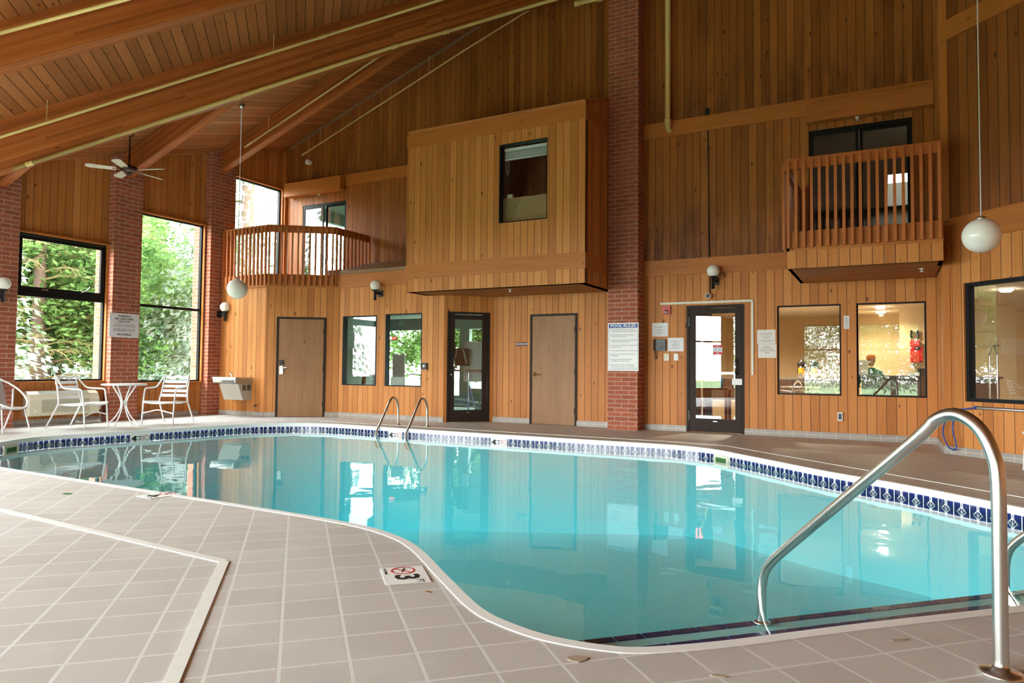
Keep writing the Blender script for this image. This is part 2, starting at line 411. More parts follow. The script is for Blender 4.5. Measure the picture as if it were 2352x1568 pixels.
def single(mb,name,mat,label,cat,group=None,origin=None,bevel=0):
    """one-mesh thing with its origin at its base"""
    xs=[v[0] for v in mb.v]; ys=[v[1] for v in mb.v]; zs=[v[2] for v in mb.v]
    o=Vector(origin) if origin else Vector(((min(xs)+max(xs))/2,(min(ys)+max(ys))/2,min(zs)))
    mb.v=[(v[0]-o.x,v[1]-o.y,v[2]-o.z) for v in mb.v]
    ob=mb.build(name,mat,bevel=bevel); ob.location=o; return tag(ob,label,cat,group)
def copytree(o,parent=None):
    c=o.copy(); COL.objects.link(c); c.parent=parent
    for ch in o.children: copytree(ch,c)
    return c
def text(s,h,mat,parent,x,y,z=.002,align='CENTER',name='lettering',bold=False,rotz=0,sx=1.):
    cu=bpy.data.curves.new('t','FONT'); cu.body=s; cu.size=h/.72; cu.align_x=align; cu.align_y='CENTER'; cu.resolution_u=2; cu.extrude=.0004
    if bold: cu.offset=h*.035
    ob=bpy.data.objects.new('t',cu); COL.objects.link(ob)
    me=bpy.data.meshes.new_from_object(ob.evaluated_get(bpy.context.evaluated_depsgraph_get()))
    bpy.data.objects.remove(ob); bpy.data.curves.remove(cu)
    me.materials.clear(); me.materials.append(MATS[mat])
    o=bpy.data.objects.new(name,me); COL.objects.link(o); o.parent=parent; o.location=(x,y,z); o.rotation_euler=(0,0,rotz); o.scale=(sx,1,1)
    return o
def ring(mb,r,w,z0,z1,c=(0,0),n=28):
    for k in range(n):
        a,b=2*PI*k/n,2*PI*(k+1)/n
        def p(rr,an,z): return (c[0]+rr*math.cos(an),c[1]+rr*math.sin(an),z)
        mb.face([p(r-w,a,z1),p(r,a,z1),p(r,b,z1),p(r-w,b,z1)]); mb.face([p(r,a,z0),p(r,b,z0),p(r,b,z1),p(r,a,z1)])
    return mb
# ================================================================ SETTING
def prismz(mb,poly,z0,zt):
    n=len(poly); L=0
    for i in range(n):
        a,b=poly[i],poly[(i+1)%n]; d=math.hypot(b[0]-a[0],b[1]-a[1])
        mb.face([(a[0],a[1],z0),(b[0],b[1],z0),(b[0],b[1],zt(*b)),(a[0],a[1],zt(*a))],[(L,z0),(L+d,z0),(L+d,zt(*b)),(L,zt(*a))]); L+=d
    mb.face([(p[0],p[1],zt(*p)) for p in poly]); mb.face([(p[0],p[1],z0) for p in poly[::-1]]); return mb
def wall(name,p0,p1,n,z0,z1,holes=(),mat='cedar_boards',th=.15,uoff=0.,jamb=None):
    """p0->p1 is the room face, n points into the room; z1 number or 'roof'; holes (s0,s1,z0,z1) in metres along the wall"""
    p0,p1=Vector(p0),Vector(p1); L=(p1-p0).length; d=(p1-p0)/L; n=Vector(n).normalized(); mb=MB()
    zt=(lambda s:roofz(*(p0+d*s))) if z1=='roof' else (z1 if callable(z1) else (lambda s:z1))
    us=sorted({0.,L}|{h[0] for h in holes}|{h[1] for h in holes}); zs=sorted({z0}|{h[2] for h in holes if h[2]>z0}|{h[3] for h in holes})
    P=lambda s,z,o=0:(p0.x+d.x*s-n.x*o,p0.y+d.y*s-n.y*o,z)
    fl=(d.x*n.y-d.y*n.x)>0
    def q(pts,uv): 
        if fl: pts,uv=pts[::-1],uv[::-1]
        mb.face(pts,uv)
    for i in range(len(us)-1):
        a,b=us[i],us[i+1]
        for j in range(len(zs)):
            za=zs[j]; top=j==len(zs)-1
            zb0,zb1=(zt(a),zt(b)) if top else (zs[j+1],)*2
            if any(h[0]<=a+1e-6 and h[1]>=b-1e-6 and h[2]<=za+1e-6 and h[3]>=zb0-1e-6 for h in holes): continue
            zl0,zl1=min(za,zt(a)),min(za,zt(b)); zb0,zb1=min(zb0,zt(a)),min(zb1,zt(b))
            if zb0-zl0<1e-5 and zb1-zl1<1e-5: continue
            for o,rev in ((0,0),(th,1)):
                pts=[P(a,zl0,o),P(b,zl1,o),P(b,zb1,o),P(a,zb0,o)]; uv=[(a+uoff,zl0),(b+uoff,zl1),(b+uoff,zb1),(a+uoff,zb0)]
                q(pts[::-1] if rev else pts,uv[::-1] if rev else uv)
    def strip(a,za,b,zb): mb.face([P(a,za),P(b,zb),P(b,zb,th),P(a,za,th)],[(a+uoff,za),(b+uoff,zb),(b+uoff+.001,zb),(a+uoff+.001,za)] if za!=zb else [(0.02,a),(0.02,b),(.12,b),(.12,a)])
    for h in holes:
        strip(h[0],h[2],h[0],h[3]); strip(h[1],h[2],h[1],h[3]); strip(h[0],h[3],h[1],h[3]); 
        if h[2]>z0: strip(h[0],h[2],h[1],h[2])
    strip(0,z0,0,zt(0)); strip(L,z0,L,zt(L)); strip(0,z0,L,z0)
    mb.face([P(0,zt(0)),P(L,zt(L)),P(L,zt(L),th),P(0,zt(0),th)])
    return struct(mb.build(name,mat))
def band(name,p0,p1,n,z0,z1,proud=.03,mat='cedar_trim',back=.0):
    p0,p1,n=Vector(p0),Vector(p1),Vector(n).normalized(); mb=MB(); c0=p0+n*(proud-back)/2; c1=p1+n*(proud-back)/2; z=(z0+z1)/2
    mb.beam((c0.x,c0.y,z),(c1.x,c1.y,z),proud+back,z1-z0); return struct(mb.build(name,mat))
S2=math.sqrt(.5)
# --- pool outline (inner edge of the coping), counter-clockwise
POOL=[(-10.72,5.62),(-10.45,5.12),(-10.0,4.62),(-9.3,4.16),(-8.6,3.93),(-7.9,3.86),(-6.5,3.81),(-5.1,3.766),(-4.1,3.73),(-3.19,3.677),(-2.727,3.561),(-2.385,3.367),(-1.933,2.983),(-1.557,2.671),(-1.337,2.568),(-1.145,2.528),(-.944,2.546),(-.803,2.602),(-.569,2.797),(-.27,3.1),(0.0,3.37),(.557,3.905),(1.1,4.44),(1.7,5.04),(1.86,5.35),(1.80,5.72),(1.5,6.14),(.971,6.66),(.656,7.0),(.177,7.47),(-.519,8.03),(-1.097,8.60),(-1.60,9.10),(-1.93,9.42),(-2.3,9.61),(-2.737,9.69),(-3.73,9.69),(-5.19,9.69),(-6.38,9.71),(-7.545,9.74),(-8.5,9.77),(-9.04,9.765),(-9.55,9.58),(-9.9,9.30),(-10.14,8.95),(-10.27,8.49),(-10.40,7.8),(-10.49,7.34),(-10.62,6.58),(-10.72,6.14)]
PO=[(p.x,p.y) for p in smoothc([(a,b,0) for a,b in POOL],4)]
def offset(poly,d):
    out=[]; n=len(poly)
    for i in range(n):
        a,b,c=Vector(poly[i-1]),Vector(poly[i]),Vector(poly[(i+1)%n]); t=(c-a).normalized(); out.append((b.x+t.y*d,b.y-t.x*d))
    return out   # d>0 = outwards for a counter-clockwise outline
CO=offset(PO,.055)
def ringface(bm_out,inner,z,mat,name,side=1):
    bm=bmesh.new(); ed=[]
    for poly in (bm_out,inner):
        vs=[bm.verts.new((p[0],p[1],z)) for p in poly]
        for i in range(len(vs)): ed.append(bm.edges.new((vs[i],vs[(i+1)%len(vs)])))
    bmesh.ops.triangle_fill(bm,use_beauty=True,use_dissolve=False,edges=ed,normal=(0,0,1))
    for f in bm.faces:
        if f.normal.z<0: f.normal_flip()
    return bm
bm=ringface([(-12.85,3.6),(-3.1,-6.15),(6.5,-6.15),(6.5,4.95),(.8,10.7),(.72,10.75),(.72,11.95),(-6.754,11.95),(-7.454,11.25),(-10.1,11.25),(-11.32,10.38),(-12.85,10.38)],CO,0,'','')
# thickness of the slab edge facing the walls is hidden; the slab has a lower face too
g=bmesh.ops.extrude_face_region(bm,geom=bm.faces[:]); bmesh.ops.translate(bm,verts=[v for v in g['geom'] if isinstance(v,bmesh.types.BMVert)],vec=(0,0,-.06))
bmesh.ops.recalc_face_normals(bm,faces=bm.faces[:])
me=bpy.data.meshes.new('floor'); bm.to_mesh(me); bm.free(); me.materials.append(MATS['deck_tile']); fl_=bpy.data.objects.new('floor',me); COL.objects.link(fl_); struct(fl_)
# --- ceiling: boards run along y beyond the hip beam and across the big beams on the other side
def clip(poly,k,keep_less):
    out=[]; f=lambda p:(p[0]-p[1]-k)*(1 if keep_less else -1)
    for i in range(len(poly)):
        a,b=poly[i],poly[(i+1)%len(poly)]; fa,fb=f(a),f(b)
        if fa<=0: out.append(a)
        if fa*fb<0: t=fa/(fa-fb); out.append((a[0]+(b[0]-a[0])*t,a[1]+(b[1]-a[1])*t))
    return out
RP=[(-13.5,5.2),(-13.5,3.2),(-3.4,-6.9),(7.,-6.9),(7.,5.2),(1.2,11.1),(1.2,12.6),(-13.5,12.6)]
for nm,less in (('ceiling',True),('ceiling_south',False)):
    pl=clip(RP,-16.9,less); mb=MB()
    uvf=(lambda p:(p[0]*1.058,p[1])) if less else (lambda p:((p[0]+p[1])*S2*1.1,(p[0]-p[1])*S2))
    mb.face([(p[0],p[1],roofz(*p)) for p in pl][::-1],[uvf(p) for p in pl][::-1]); mb.face([(p[0],p[1],roofz(*p)+.2) for p in pl])
    for i in range(len(pl)):
        a,b=pl[i],pl[(i+1)%len(pl)]; mb.face([(a[0],a[1],roofz(*a)),(b[0],b[1],roofz(*b)),(b[0],b[1],roofz(*b)+.2),(a[0],a[1],roofz(*a)+.2)])
    struct(mb.build(nm,'ceiling_boards'))
# --- walls
NY=(0,-1); XR=.72; YM=11.95; YU=12.3; YW=11.25
mx=lambda a:XR-a      # distance along the main wall from its right end
wall('wall_north',(XR,YM),(-6.754,YM),NY,0,2.72,[(mx(.589),mx(-.336),.67,2.10),(mx(-.554),mx(-1.49),.67,2.10),(mx(-2.0),mx(-2.955),0,2.15),(mx(-4.975),mx(-5.945),0,2.085)])
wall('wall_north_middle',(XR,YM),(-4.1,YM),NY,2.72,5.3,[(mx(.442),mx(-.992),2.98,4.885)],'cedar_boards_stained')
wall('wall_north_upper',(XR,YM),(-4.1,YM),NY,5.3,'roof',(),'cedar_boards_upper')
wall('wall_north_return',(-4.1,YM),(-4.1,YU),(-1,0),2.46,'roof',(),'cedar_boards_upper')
ux=lambda a:-4.1-a
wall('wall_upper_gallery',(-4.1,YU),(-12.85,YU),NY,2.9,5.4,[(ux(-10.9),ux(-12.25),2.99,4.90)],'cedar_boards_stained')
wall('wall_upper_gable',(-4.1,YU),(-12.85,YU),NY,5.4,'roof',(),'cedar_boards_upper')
wall('wall_northwest',(-7.454,YW),(-10.1,YW),NY,0,3.07,[(-7.454+7.976,-7.454+8.877,.67,2.125),(-7.454+9.099,-7.454+10.0,.67,2.11)])
gl=Vector((.7,.7)).length
wall('wall_angled_entry',(-6.754,11.95),(-7.454,11.25),(1,-1),0,2.72,[(.075,.93,0,2.14)])
BL=Vector((-1.22,-.87)).length; bn=Vector((.87,-1.22)).normalized()
wall('wall_angled_service',(-10.1,11.25),(-11.32,10.38),bn,0,2.72,[(.27,1.27,0,2.08)])
wall('wall_west_return',(-11.32,10.38),(-12.85,10.38),NY,0,2.72)
LW=12.3; ly=lambda y:LW-y
wall('wall_west',(-12.85,LW),(-12.85,3.6),(1,0),0,'roof',[(ly(12.2),ly(10.68),2.99,5.34),(ly(10.04),ly(8.5),.70,4.07),(ly(7.94),ly(6.36),.74,3.30)],'cedar_boards',.12)
DL=Vector((11.35,11.35)).length
dh=[(.9+i*2.5,3.0+i*2.5,.3,3.2) for i in range(5)]
wall('wall_southwest',(-12.85,3.6),(-3.1,-6.15),(1,1),0,'roof',dh)
wall('wall_south',(-3.1,-6.15),(6.5,-6.15),(0,1),0,'roof',[(.3,1.7,.1,2.9),(2.3,4.4,.1,2.9)])
wall('wall_east',(6.5,-6.15),(6.5,4.9),(-1,0),0,'roof')
el=lambda x:(x-.72)/S2
EW=[(el(.925),el(2.35),.685,2.18)]
wall('wall_northeast',(.72,10.68),(6.5,4.9),(-1,-1),0,2.75,EW,'cedar_boards'); wall('wall_northeast_upper',(.72,10.68),(6.5,4.9),(-1,-1),2.75,'roof',(),'cedar_boards_dark')
wall('wall_return',(XR,YM),(XR,10.68),(-1,0),0,'roof',[(YM-11.39,YM-11.10,.70,2.14)])
# --- timber bands and fascias
band('trim_1',(-4.25,YM),(XR,YM),NY,2.69,2.96); band('trim_2',(-4.1,YM),(XR,YM),NY,5.14,5.40)
band('trim_3',(-7.8,YU),(-12.85,YU),NY,5.24,5.49)
band('trim_4',(-7.9,YW),(-10.1,YW),NY,2.705,2.995); band('trim_5',(-10.1,YW),(-11.32,10.38),bn,2.70,2.975); band('trim_6',(-11.3,10.38),(-12.6,10.38),NY,2.70,2.975)
band('trim_7',(.72,10.68),(6.4,5.0),(-1,-1),2.72,3.04); band('trim_8',(.72,10.68),(6.4,5.0),(-1,-1),5.40,5.66)
band('trim_9',(-12.85,12.3),(-12.85,12.22),(1,0),2.98,6.3,.09,'cedar_trim_up'); band('trim_10',(.72,10.68),(.80,10.60),(-1,-1),0,10.,.012,'cedar_trim_up')
# window casings on the left wall
for i,(a,b,z0,z1) in enumerate(((12.2,10.68,2.99,5.34),(10.04,8.5,.70,4.07),(7.94,6.36,.74,3.30))):
    mb=MB()
    for y in (a,b): mb.box((-12.84,y,(z0+z1)/2),(.06,.03,z1-z0+.03))
    mb.box((-12.83,(a+b)/2,z1),(.09,a-b+.03,.035)); mb.box((-12.83,(a+b)/2,z0),(.09,a-b+.03,.03)); struct(mb.build('trim_%d'%(11+i),'cedar_trim'))
# rake moulding under the ceiling of the gable wall
mb=MB(); mb.beam((-12.7,YU-.02,roofz(-12.7,YU)-.03),(-4.2,YU-.02,roofz(-4.2,YU)-.03),.04,.07); struct(mb.build('trim_14','frame_wood'))
# sloped cap of the ledge
mb=MB()
pts=[(-7.9,YW-.03),(-10.1,YW-.03),(-10.17,YU),(-7.9,YU)]
zt=lambda x,y:3.075+(y-YW)/(YU-YW)*.32
prismz(mb,pts,3.0,zt); struct(mb.build('trim_15','frame_wood'))
# deck of the left balcony
mb=MB(); mb.prism([(-12.84,10.40),(-11.31,10.40),(-10.12,11.26),(-10.12,12.28),(-12.84,12.28)],2.70,2.975); struct(mb.build('floor_balcony','cedar_trim'))
# --- baseboards
def base(side,p0,p1,n):
    p0,p1,n=Vector(p0),Vector(p1),Vector(n).normalized(); mb=MB(); a=p0+n*.009; b=p1+n*.009
    mb.beam((a.x,a.y,.05),(b.x,b.y,.05),.018,.1); struct(mb.build('baseboard_'+side,'base_tile'))
base('north',(XR,YM),(-2.0,YM),NY); base('north_middle',(-2.955,YM),(-3.72,YM),NY); base('north_west',(-4.25,YM),(-4.975,YM),NY); base('north_far',(-5.945,YM),(-6.75,YM),NY)
base('northwest',(-7.45,YW),(-10.1,YW),NY); 
bd=Vector((-1.22,-.87)).normalized(); bs=Vector((-10.1,11.25)); base('service',bs,bs+bd*.27,bn); base('service_left',bs+bd*1.27,bs+bd*BL,bn)
base('west_return',(-11.32,10.38),(-12.66,10.38),NY)
for i,(a,b) in enumerate(((10.0,8.5),(7.93,6.34))): base('west' if i==0 else 'west_bay',(-12.85,a),(-12.85,b),(1,0))
base('return',(XR,YM),(XR,10.68),(-1,0)); base('northeast',(.72,10.68),(6.4,5.0),(-1,-1)); 
# --- projecting room (bay) over the entry
BY=10.55; bx0,bx1=-7.86,-4.265
wall('wall_bay_front',(bx1,BY),(bx0,BY),NY,2.455,5.44,[(bx1+4.95,bx1+5.885,3.575,4.96)],'cedar_boards',.12)
wall('wall_bay_east',(bx1,BY+.12),(bx1,YM-.002),(1,0),2.455,lambda s:5.484+s*.37,(),'cedar_boards',.12)
wall('wall_bay_west',(bx0,BY+.12),(bx0,YU-.002),(-1,0),2.455,lambda s:5.484+s*.37,(),'cedar_boards',.12)
mb=MB(); so=[(bx0,BY),(bx1,BY),(bx1,YM),(-6.754,YM),(-7.454,YW),(bx0,YW)]
mb.face([(p[0],p[1],2.455) for p in so[::-1]],[(p[1],p[0]) for p in so[::-1]]); mb.face([(p[0],p[1],2.50) for p in so]); struct(mb.build('ceiling_bay_soffit','ceiling_boards'))
mb=MB(); mb.beam(((bx0+bx1)/2,BY+.0,5.47),((bx0+bx1)/2,YU-.01,5.47+.37*(YU-BY)),bx1-bx0-.02,.05); struct(mb.build('ceiling_bay_top','cedar_trim'))
for k,(z0,z1) in enumerate(((2.70,2.965),(5.175,5.44))):
    band('trim_%d'%(16+2*k),(bx1+.012,BY),(bx0-.012,BY),NY,z0,z1,.012); band('trim_%d'%(17+2*k),(bx1,BY-.012),(bx1,YM-.36),(1,0),z0,z1,.012)
# --- right balcony platform
qx0,qx1,qy=-1.13,.70,10.18
wall('wall_balcony_front',(qx1,qy),(qx0,qy),NY,2.446,2.70,(),'cedar_boards',.05)
wall('wall_balcony_west',(qx0,qy+.05),(qx0,YM-.002),(-1,0),2.446,2.70,(),'cedar_boards',.05)
wall('wall_balcony_east',(qx1,qy+.05),(qx1,10.66),(1,0),2.446,2.70,(),'cedar_boards',.05)
mb=MB(); so=[(qx0,qy),(qx1,qy),(qx1,YM),(qx0,YM)]
mb.face([(p[0],p[1],2.446) for p in so[::-1]],[(p[1],p[0]) for p in so[::-1]]); mb.face([(p[0],p[1],2.48) for p in so]); struct(mb.build('ceiling_balcony_soffit','ceiling_boards'))
mb=MB(); mb.prism([(qx0+.04,qy+.04),(qx1-.01,qy+.04),(qx1-.01,YM-.01),(qx0+.04,YM-.01)],2.86,2.90); struct(mb.build('floor_balcony_east','frame_wood'))
band('trim_20',(qx1,qy),(qx0-.012,qy),NY,2.688,2.952,.012,back=.03); band('trim_21',(qx0,qy-.012),(qx0,YM-.01),(-1,0),2.688,2.952,.012,back=.03)
# ================================================================ WINDOWS AND DOORS
def lp(o,n): return Vector(o)
def window(name,c,n,w,h,fr=.05,depth=.07,frame='black_frame',glass='glass_pane',mull=(),vm=(),setback=.06,wide=None):
    """c = centre of the opening on the room face"""
    r=empty(name,c,wallrot(n)); struct(r); mb=MB(); z=-setback
    for s in (-1,1):
        mb.box((s*(w/2-fr/2),0,z),(fr,h,depth)); mb.box((0,s*(h/2-fr/2),z),(w-2*fr,fr,depth))
    for (y,t) in mull: mb.box((0,y-0,z),(w-2*fr,t,depth))
    for (x,t) in vm: mb.box((x,0,z),(t,h-2*fr,depth))
    mb.build('window_frame',frame,r)
    g=MB(); g.face([(-w/2+fr,-h/2+fr,z),(w/2-fr,-h/2+fr,z),(w/2-fr,h/2-fr,z),(-w/2+fr,h/2-fr,z)]); g.build('window_pane',glass,r)
    return r
# left wall
w1=window('window_1',(-12.85,7.15,2.02),(1,0,0),1.58,2.56,.045,.07,mull=((.245,.11),),glass='glass_pane')
mb=MB()
for s in(-1,1): mb.box((s*.705,.76,-.025),(.06,.93,.05)); mb.box((0,.76+s*.435,-.025),(1.35,.06,.05))
mb.build('awning_sash','black_frame',w1); mb=MB(); mb.tube([(.33,.33,.0),(.40,.37,.03),(.46,.45,.05)],.008); mb.box((-.3,.32,.01),(.1,.02,.02)); mb.build('window_handle','silver',w1)
window('window_2',(-12.85,9.27,2.385),(1,0,0),1.54,3.37,.045,.07,mull=((-.155,.05),))
window('window_3',(-12.85,11.44,4.165),(1,0,0),1.52,2.35,.05,.07)
# right (lobby) windows and the angled wall
window('window_4',(-1.022,YM,1.385),NY+(0,),.936,1.43,.022,.05,'black_frame','glass_double')
window('window_5',(.1265,YM,1.385),NY+(0,),.925,1.43,.022,.05,glass='glass_double')
window('window_6',(.72+ (EW[0][0]+EW[0][1])/2*S2,10.68-(EW[0][0]+EW[0][1])/2*S2,1.4325),(-1,-1,0),EW[0][1]-EW[0][0],1.495,.045,.10,setback=.08,glass='glass_double')
window('window_7',(XR,11.245,1.42),(-1,0,0),.29,1.44,.03,.05,glass='glass_dark')
window('window_8',(-8.4265,YW,1.3975),NY+(0,),.901,1.455,.02,.13,glass='glass_tint')
window('window_9',(-9.5495,YW,1.39),NY+(0,),.901,1.44,.02,.13,glass='glass_tint')
window('window_10',(-5.4175,BY,4.2675),NY+(0,),.935,1.385,.018,.11,glass='glass_pane')
# south and south-west daylight windows (behind the photographer)
k=11
for h in dh:
    s=(h[0]+h[1])/2; window('window_%d'%k,(-12.85+s*S2,3.6-s*S2,1.75),(1,1,0),h[1]-h[0],2.9,.06,.08,mull=((.4,.06),)); k+=1
for a,b in((.3,1.7),(2.3,4.4)):
    window('window_%d'%k,(-3.1+(a+b)/2,-6.15,1.5),(0,1,0),b-a,2.8,.06,.08,mull=((.4,.06),)); k+=1
# sliding doors upstairs
def slider(name,c,n,w,h,label,openleft=False):
    r=empty(name,c,wallrot(n)); struct(r); mb=MB()
    for s in(-1,1): mb.box((s*(w/2-.025),h/2,-.06),(.05,h,.1))
    mb.box((0,h-.03,-.06),(w-.1,.06,.1)); mb.box((0,.02,-.06),(w-.1,.04,.1)); mb.build('door_frame','black_frame',r)
    for s in(-1,1):
        f=MB(); a,b=(s*(w/4-.01)-(w/4-.02)),(s*(w/4-.01)+(w/4-.02)); z=-.04-.03*s
        f.box((a+.02,h/2,z),(.04,h-.1,.03)); f.box((b-.02,h/2,z),(.04,h-.1,.03)); f.box(((a+b)/2,h-.08,z),(b-a-.08,.04,.03)); f.box(((a+b)/2,.07,z),(b-a-.08,.06,.03))
        fo=f.build('sliding_panel','black_frame',r)
        g=MB(); g.face([(a+.04,.1,z),(b-.04,.1,z),(b-.04,h-.1,z),(a+.04,h-.1,z)]); g.build('glass','glass_tint' if n[1] and c[0]<-5 else 'glass_dark',fo)
    hd=MB(); hd.tube(fillet([(-.05,h*.42,-.05),(-.05,h*.42,.0),(-.05,h*.56,.0),(-.05,h*.56,-.05)],.02),.008); hd.build('door_handle','black_plastic',r)
    return r
slider('door_1',(-11.575,YU,2.99),NY+(0,),1.35,1.91,'')
slider('door_2',(-.275,YM,2.98),NY+(0,),1.434,1.905,'')
# glazed aluminium doors
def glassdoor(name,c,n,w,h,hinge=-1,glass='glass_tint'):
    r=empty(name,c,wallrot(n)); struct(r); mb=MB()
    for s in(-1,1): mb.box((s*(w/2-.022),h/2,-.05),(.044,h,.11))
    mb.box((0,h-.022,-.05),(w-.088,.044,.11)); mb.build('door_frame','bronze',r)
    lw=w-.1; lh=h-.055; f=MB()
    for s in(-1,1): f.box((s*(lw/2-.05),lh/2+.008,-.03),(.10,lh,.045))
    f.box((0,lh-.045,-.03),(lw-.2,.09,.045)); f.box((0,.12,-.03),(lw-.2,.225,.045)); lf=f.build('door_leaf','bronze',r,bevel=.004)
    g=MB(); g.face([(-lw/2+.1,.23,-.03),(lw/2-.1,.23,-.03),(lw/2-.1,lh-.09,-.03),(-lw/2+.1,lh-.09,-.03)]); g.build('door_glass',glass,lf)
    pb=MB(); pb.beam((-lw/2+.08,1.0,-.085),(lw/2-.08,1.0,-.085),.04,.03); pb.build('push_bar','silver',lf)
    x=-hinge*(lw/2-.055); hd=MB(); hd.tube(fillet([(x,.99,-.01),(x-.03*(-hinge),.99,.05),(x-.03*(-hinge),1.22,.05),(x,1.22,-.01)],.015),.012); hd.build('pull_handle','black_plastic',lf)
    gr=MB(); gr.tube([(x+.03*hinge,1.02,.05),(x+.03*hinge,1.19,.05)],.015); gr.build('grip','silver',lf)
    hi=MB()
    for y in (.28,lh-.22): hi.box((hinge*(lw/2+.005),y,-.002),(.025,.16,.02))
    hi.build('hinge','black_plastic',r)
    cl=MB(); cl.box((-hinge*.15,lh-.045,-.08),(.3,.06,.05)); cl.build('door_closer','black_plastic',lf)
    la=MB(); la.box((0,.19,-.006),(.07,.012,.002)); la.build('maker_plate','silver',lf)
    return r,lf
H_n=Vector((1,-1,0)); hc=Vector((-6.754,11.95,0))+Vector((-S2,-S2,0))*.5025
d3,lf3=glassdoor('door_3',hc,H_n,.855,2.14,1,'glass_tint')
mb=MB(); mb.lathe([(1e-4,0),(.022,0),(.022,.015),(1e-4,.018)],(-.335,.92,-.008)); mb.build('lock_cylinder','silver',lf3)
d4,lf4=glassdoor('door_4',(-2.4775,YM,0),NY+(0,),.955,2.15,-1,'glass_double')
mb=MB(); mb.box((.36,.86,.0),(.16,.10,.02)); mb.build('keypad_cover','white_plastic',lf4,bevel=.004)
s=empty('no_smoking_sticker',(-2.4775+.06,YM-.015,1.43),wallrot((0,-1,0)),'small red and white no smoking no vaping sticker on the door glass','sticker')
s.location=(ony(1648,803,YM+.02)); mb=MB(); mb.box((0,0,0),(.155,.165,.002)); mb.build('sticker_sheet','paper',s)
for y in(.06,-.06):
    mb=MB(); mb.box((0,y,.0015),(.155,.045,.001)); mb.build('red_band','ink_red',s)
text('NO\nSMOKING',.014,'paper',s,0,.06); text('NO\nVAPING',.014,'paper',s,0,-.06)
for x in(-.038,.038):
    mb=MB(); ring(mb,.03,.004,.001,.002,(x,0)); mb.box((x,0,.0015),(.05,.004,.001),Matrix.Rotation(.7,3,'Z')); mb.box((x,-.002,.0015),(.034,.006,.001)); mb.build('prohibition_symbol','ink_grey',s)
def wooddoor(name,c,n,w,h,lever,hinge):
    r=empty(name,c,wallrot(n)); struct(r); mb=MB()
    for s in(-1,1): mb.box((s*(w/2-.02),h/2,-.035),(.04,h,.11))
    mb.box((0,h-.02,-.035),(w-.08,.04,.11)); mb.build('door_frame','bronze',r)
    f=MB(); f.box((0,(h-.045)/2+.006,-.015),(w-.09,h-.05,.044)); lf=f.build('door_leaf','door_oak',r,bevel=.002)
    hi=MB(); 
    for y in (.27,1.0,h-.30): hi.tube([(hinge*(w/2-.045),y-.055,.012),(hinge*(w/2-.045),y+.055,.012)],.009,8)
    hi.build('hinge','bronze',r)
    x=-hinge*(w/2-.11)
    if lever=='card':
        p=MB(); p.box((x,.97,.02),(.075,.17,.03)); po=p.build('lock_plate','silver',lf,bevel=.01)
        q=MB(); q.box((x,1.13,.02),(.075,.10,.035)); q.build('card_reader','black_plastic',lf,bevel=.006)
        a=MB(); a.tube(fillet([(x,1.02,.03),(x,1.02,.075),(x+hinge*.13,1.02,.075)],.015),.010); a.build('lever','silver',lf)
    else:
        p=MB(); p.lathe([(.036,.005),(.036,.012),(.028,.02),(.012,.024),(.012,.06),(1e-4,.062)],(x,.94,0)); p.build('rose','brass',lf)
        a=MB(); a.tube(fillet([(x,.94,.05),(x+hinge*.03,.94,.06),(x+hinge*.11,.938,.055)],.01),.010); a.build('lever','brass',lf)
    return r
bdv=Vector((bd.x,bd.y,0)); dc=Vector((-10.1,11.25,0))+bdv*.77
wooddoor('door_5',dc,(bn.x,bn.y,0),1.0,2.08,'card',1)
wooddoor('door_6',(-5.46,YM,0),NY+(0,),.97,2.085,'lever',1)
# ================================================================ PILLARS AND BEAMS
def pillar(name,poly,label):
    mb=MB(); prismz(mb,poly,0,lambda x,y:roofz(x,y)-.004); cx=sum(p[0] for p in poly)/4; cy=sum(p[1] for p in poly)/4
    mb.v=[(v[0]-cx,v[1]-cy,v[2]) for v in mb.v]; o=mb.build(name,'brick'); o.location=(cx,cy,0); tag(o,label,'pillar')
rect=lambda a,b,c,d:[(a,c),(b,c),(b,d),(a,d)]
pillar('brick_pillar',rect(-4.25,-3.705,11.6,12.45),'tall red brick pillar between the wooden restroom door and the pool telephone')
pillar('brick_pillar',rect(-13.22,-12.67,5.74,6.335),'red brick pillar at the left edge with a globe wall light')
pillar('brick_pillar',rect(-13.22,-12.67,7.95,8.50),'red brick pillar with the no lifeguard warning sign')
pillar('brick_pillar',rect(-13.22,-12.67,10.07,10.69),'red brick pillar beside the water fountain, under the small balcony')
def gbeam(label,p,q,w,depth,off=0):
    """p,q plan points on the beam axis; hangs below the roof plane"""
    a=Vector((p[0],p[1],roofz(*p))); b=Vector((q[0],q[1],roofz(*q))); x=(b-a).normalized(); y=Vector((0,0,1)).cross(x).normalized(); z=x.cross(y)
    vc=depth/2*z.z; c=(a+b)/2-Vector((0,0,vc+.0)); L=(b-a).length; mb=MB(); o=empty
    mb.box((0,0,0),(L,w,depth)); ob=mb.build('ceiling_beam','glulam'); ob.matrix_world=Matrix.Translation(c)@Matrix((x,y,z)).transposed().to_4x4()
    tag(ob,label,'beam')
def along(k,s): return ((s+k)/2,(s-k)/2)   # x-y=k, x+y=s
gbeam('big laminated roof beam crossing the whole ceiling, lower of the two big ones',along(-16.99,-9.1),along(-16.99,7.35),.2,.77)
gbeam('big laminated roof beam in the top left corner, above the other big one',along(-13.56,-9.1),along(-13.56,10.2),.2,.55)
gbeam('short laminated beam running from the middle left brick pillar to the big beam',(-12.85,8.2),(-8.95,8.2),.17,.47)
gbeam('laminated beam with a yellow pipe running from the third brick pillar',(-12.85,10.37),(-6.75,10.37),.17,.47)
gbeam('short beam end at the left picture edge resting on the first brick pillar',(-12.85,6.04),(-11.1,6.04),.17,.47)
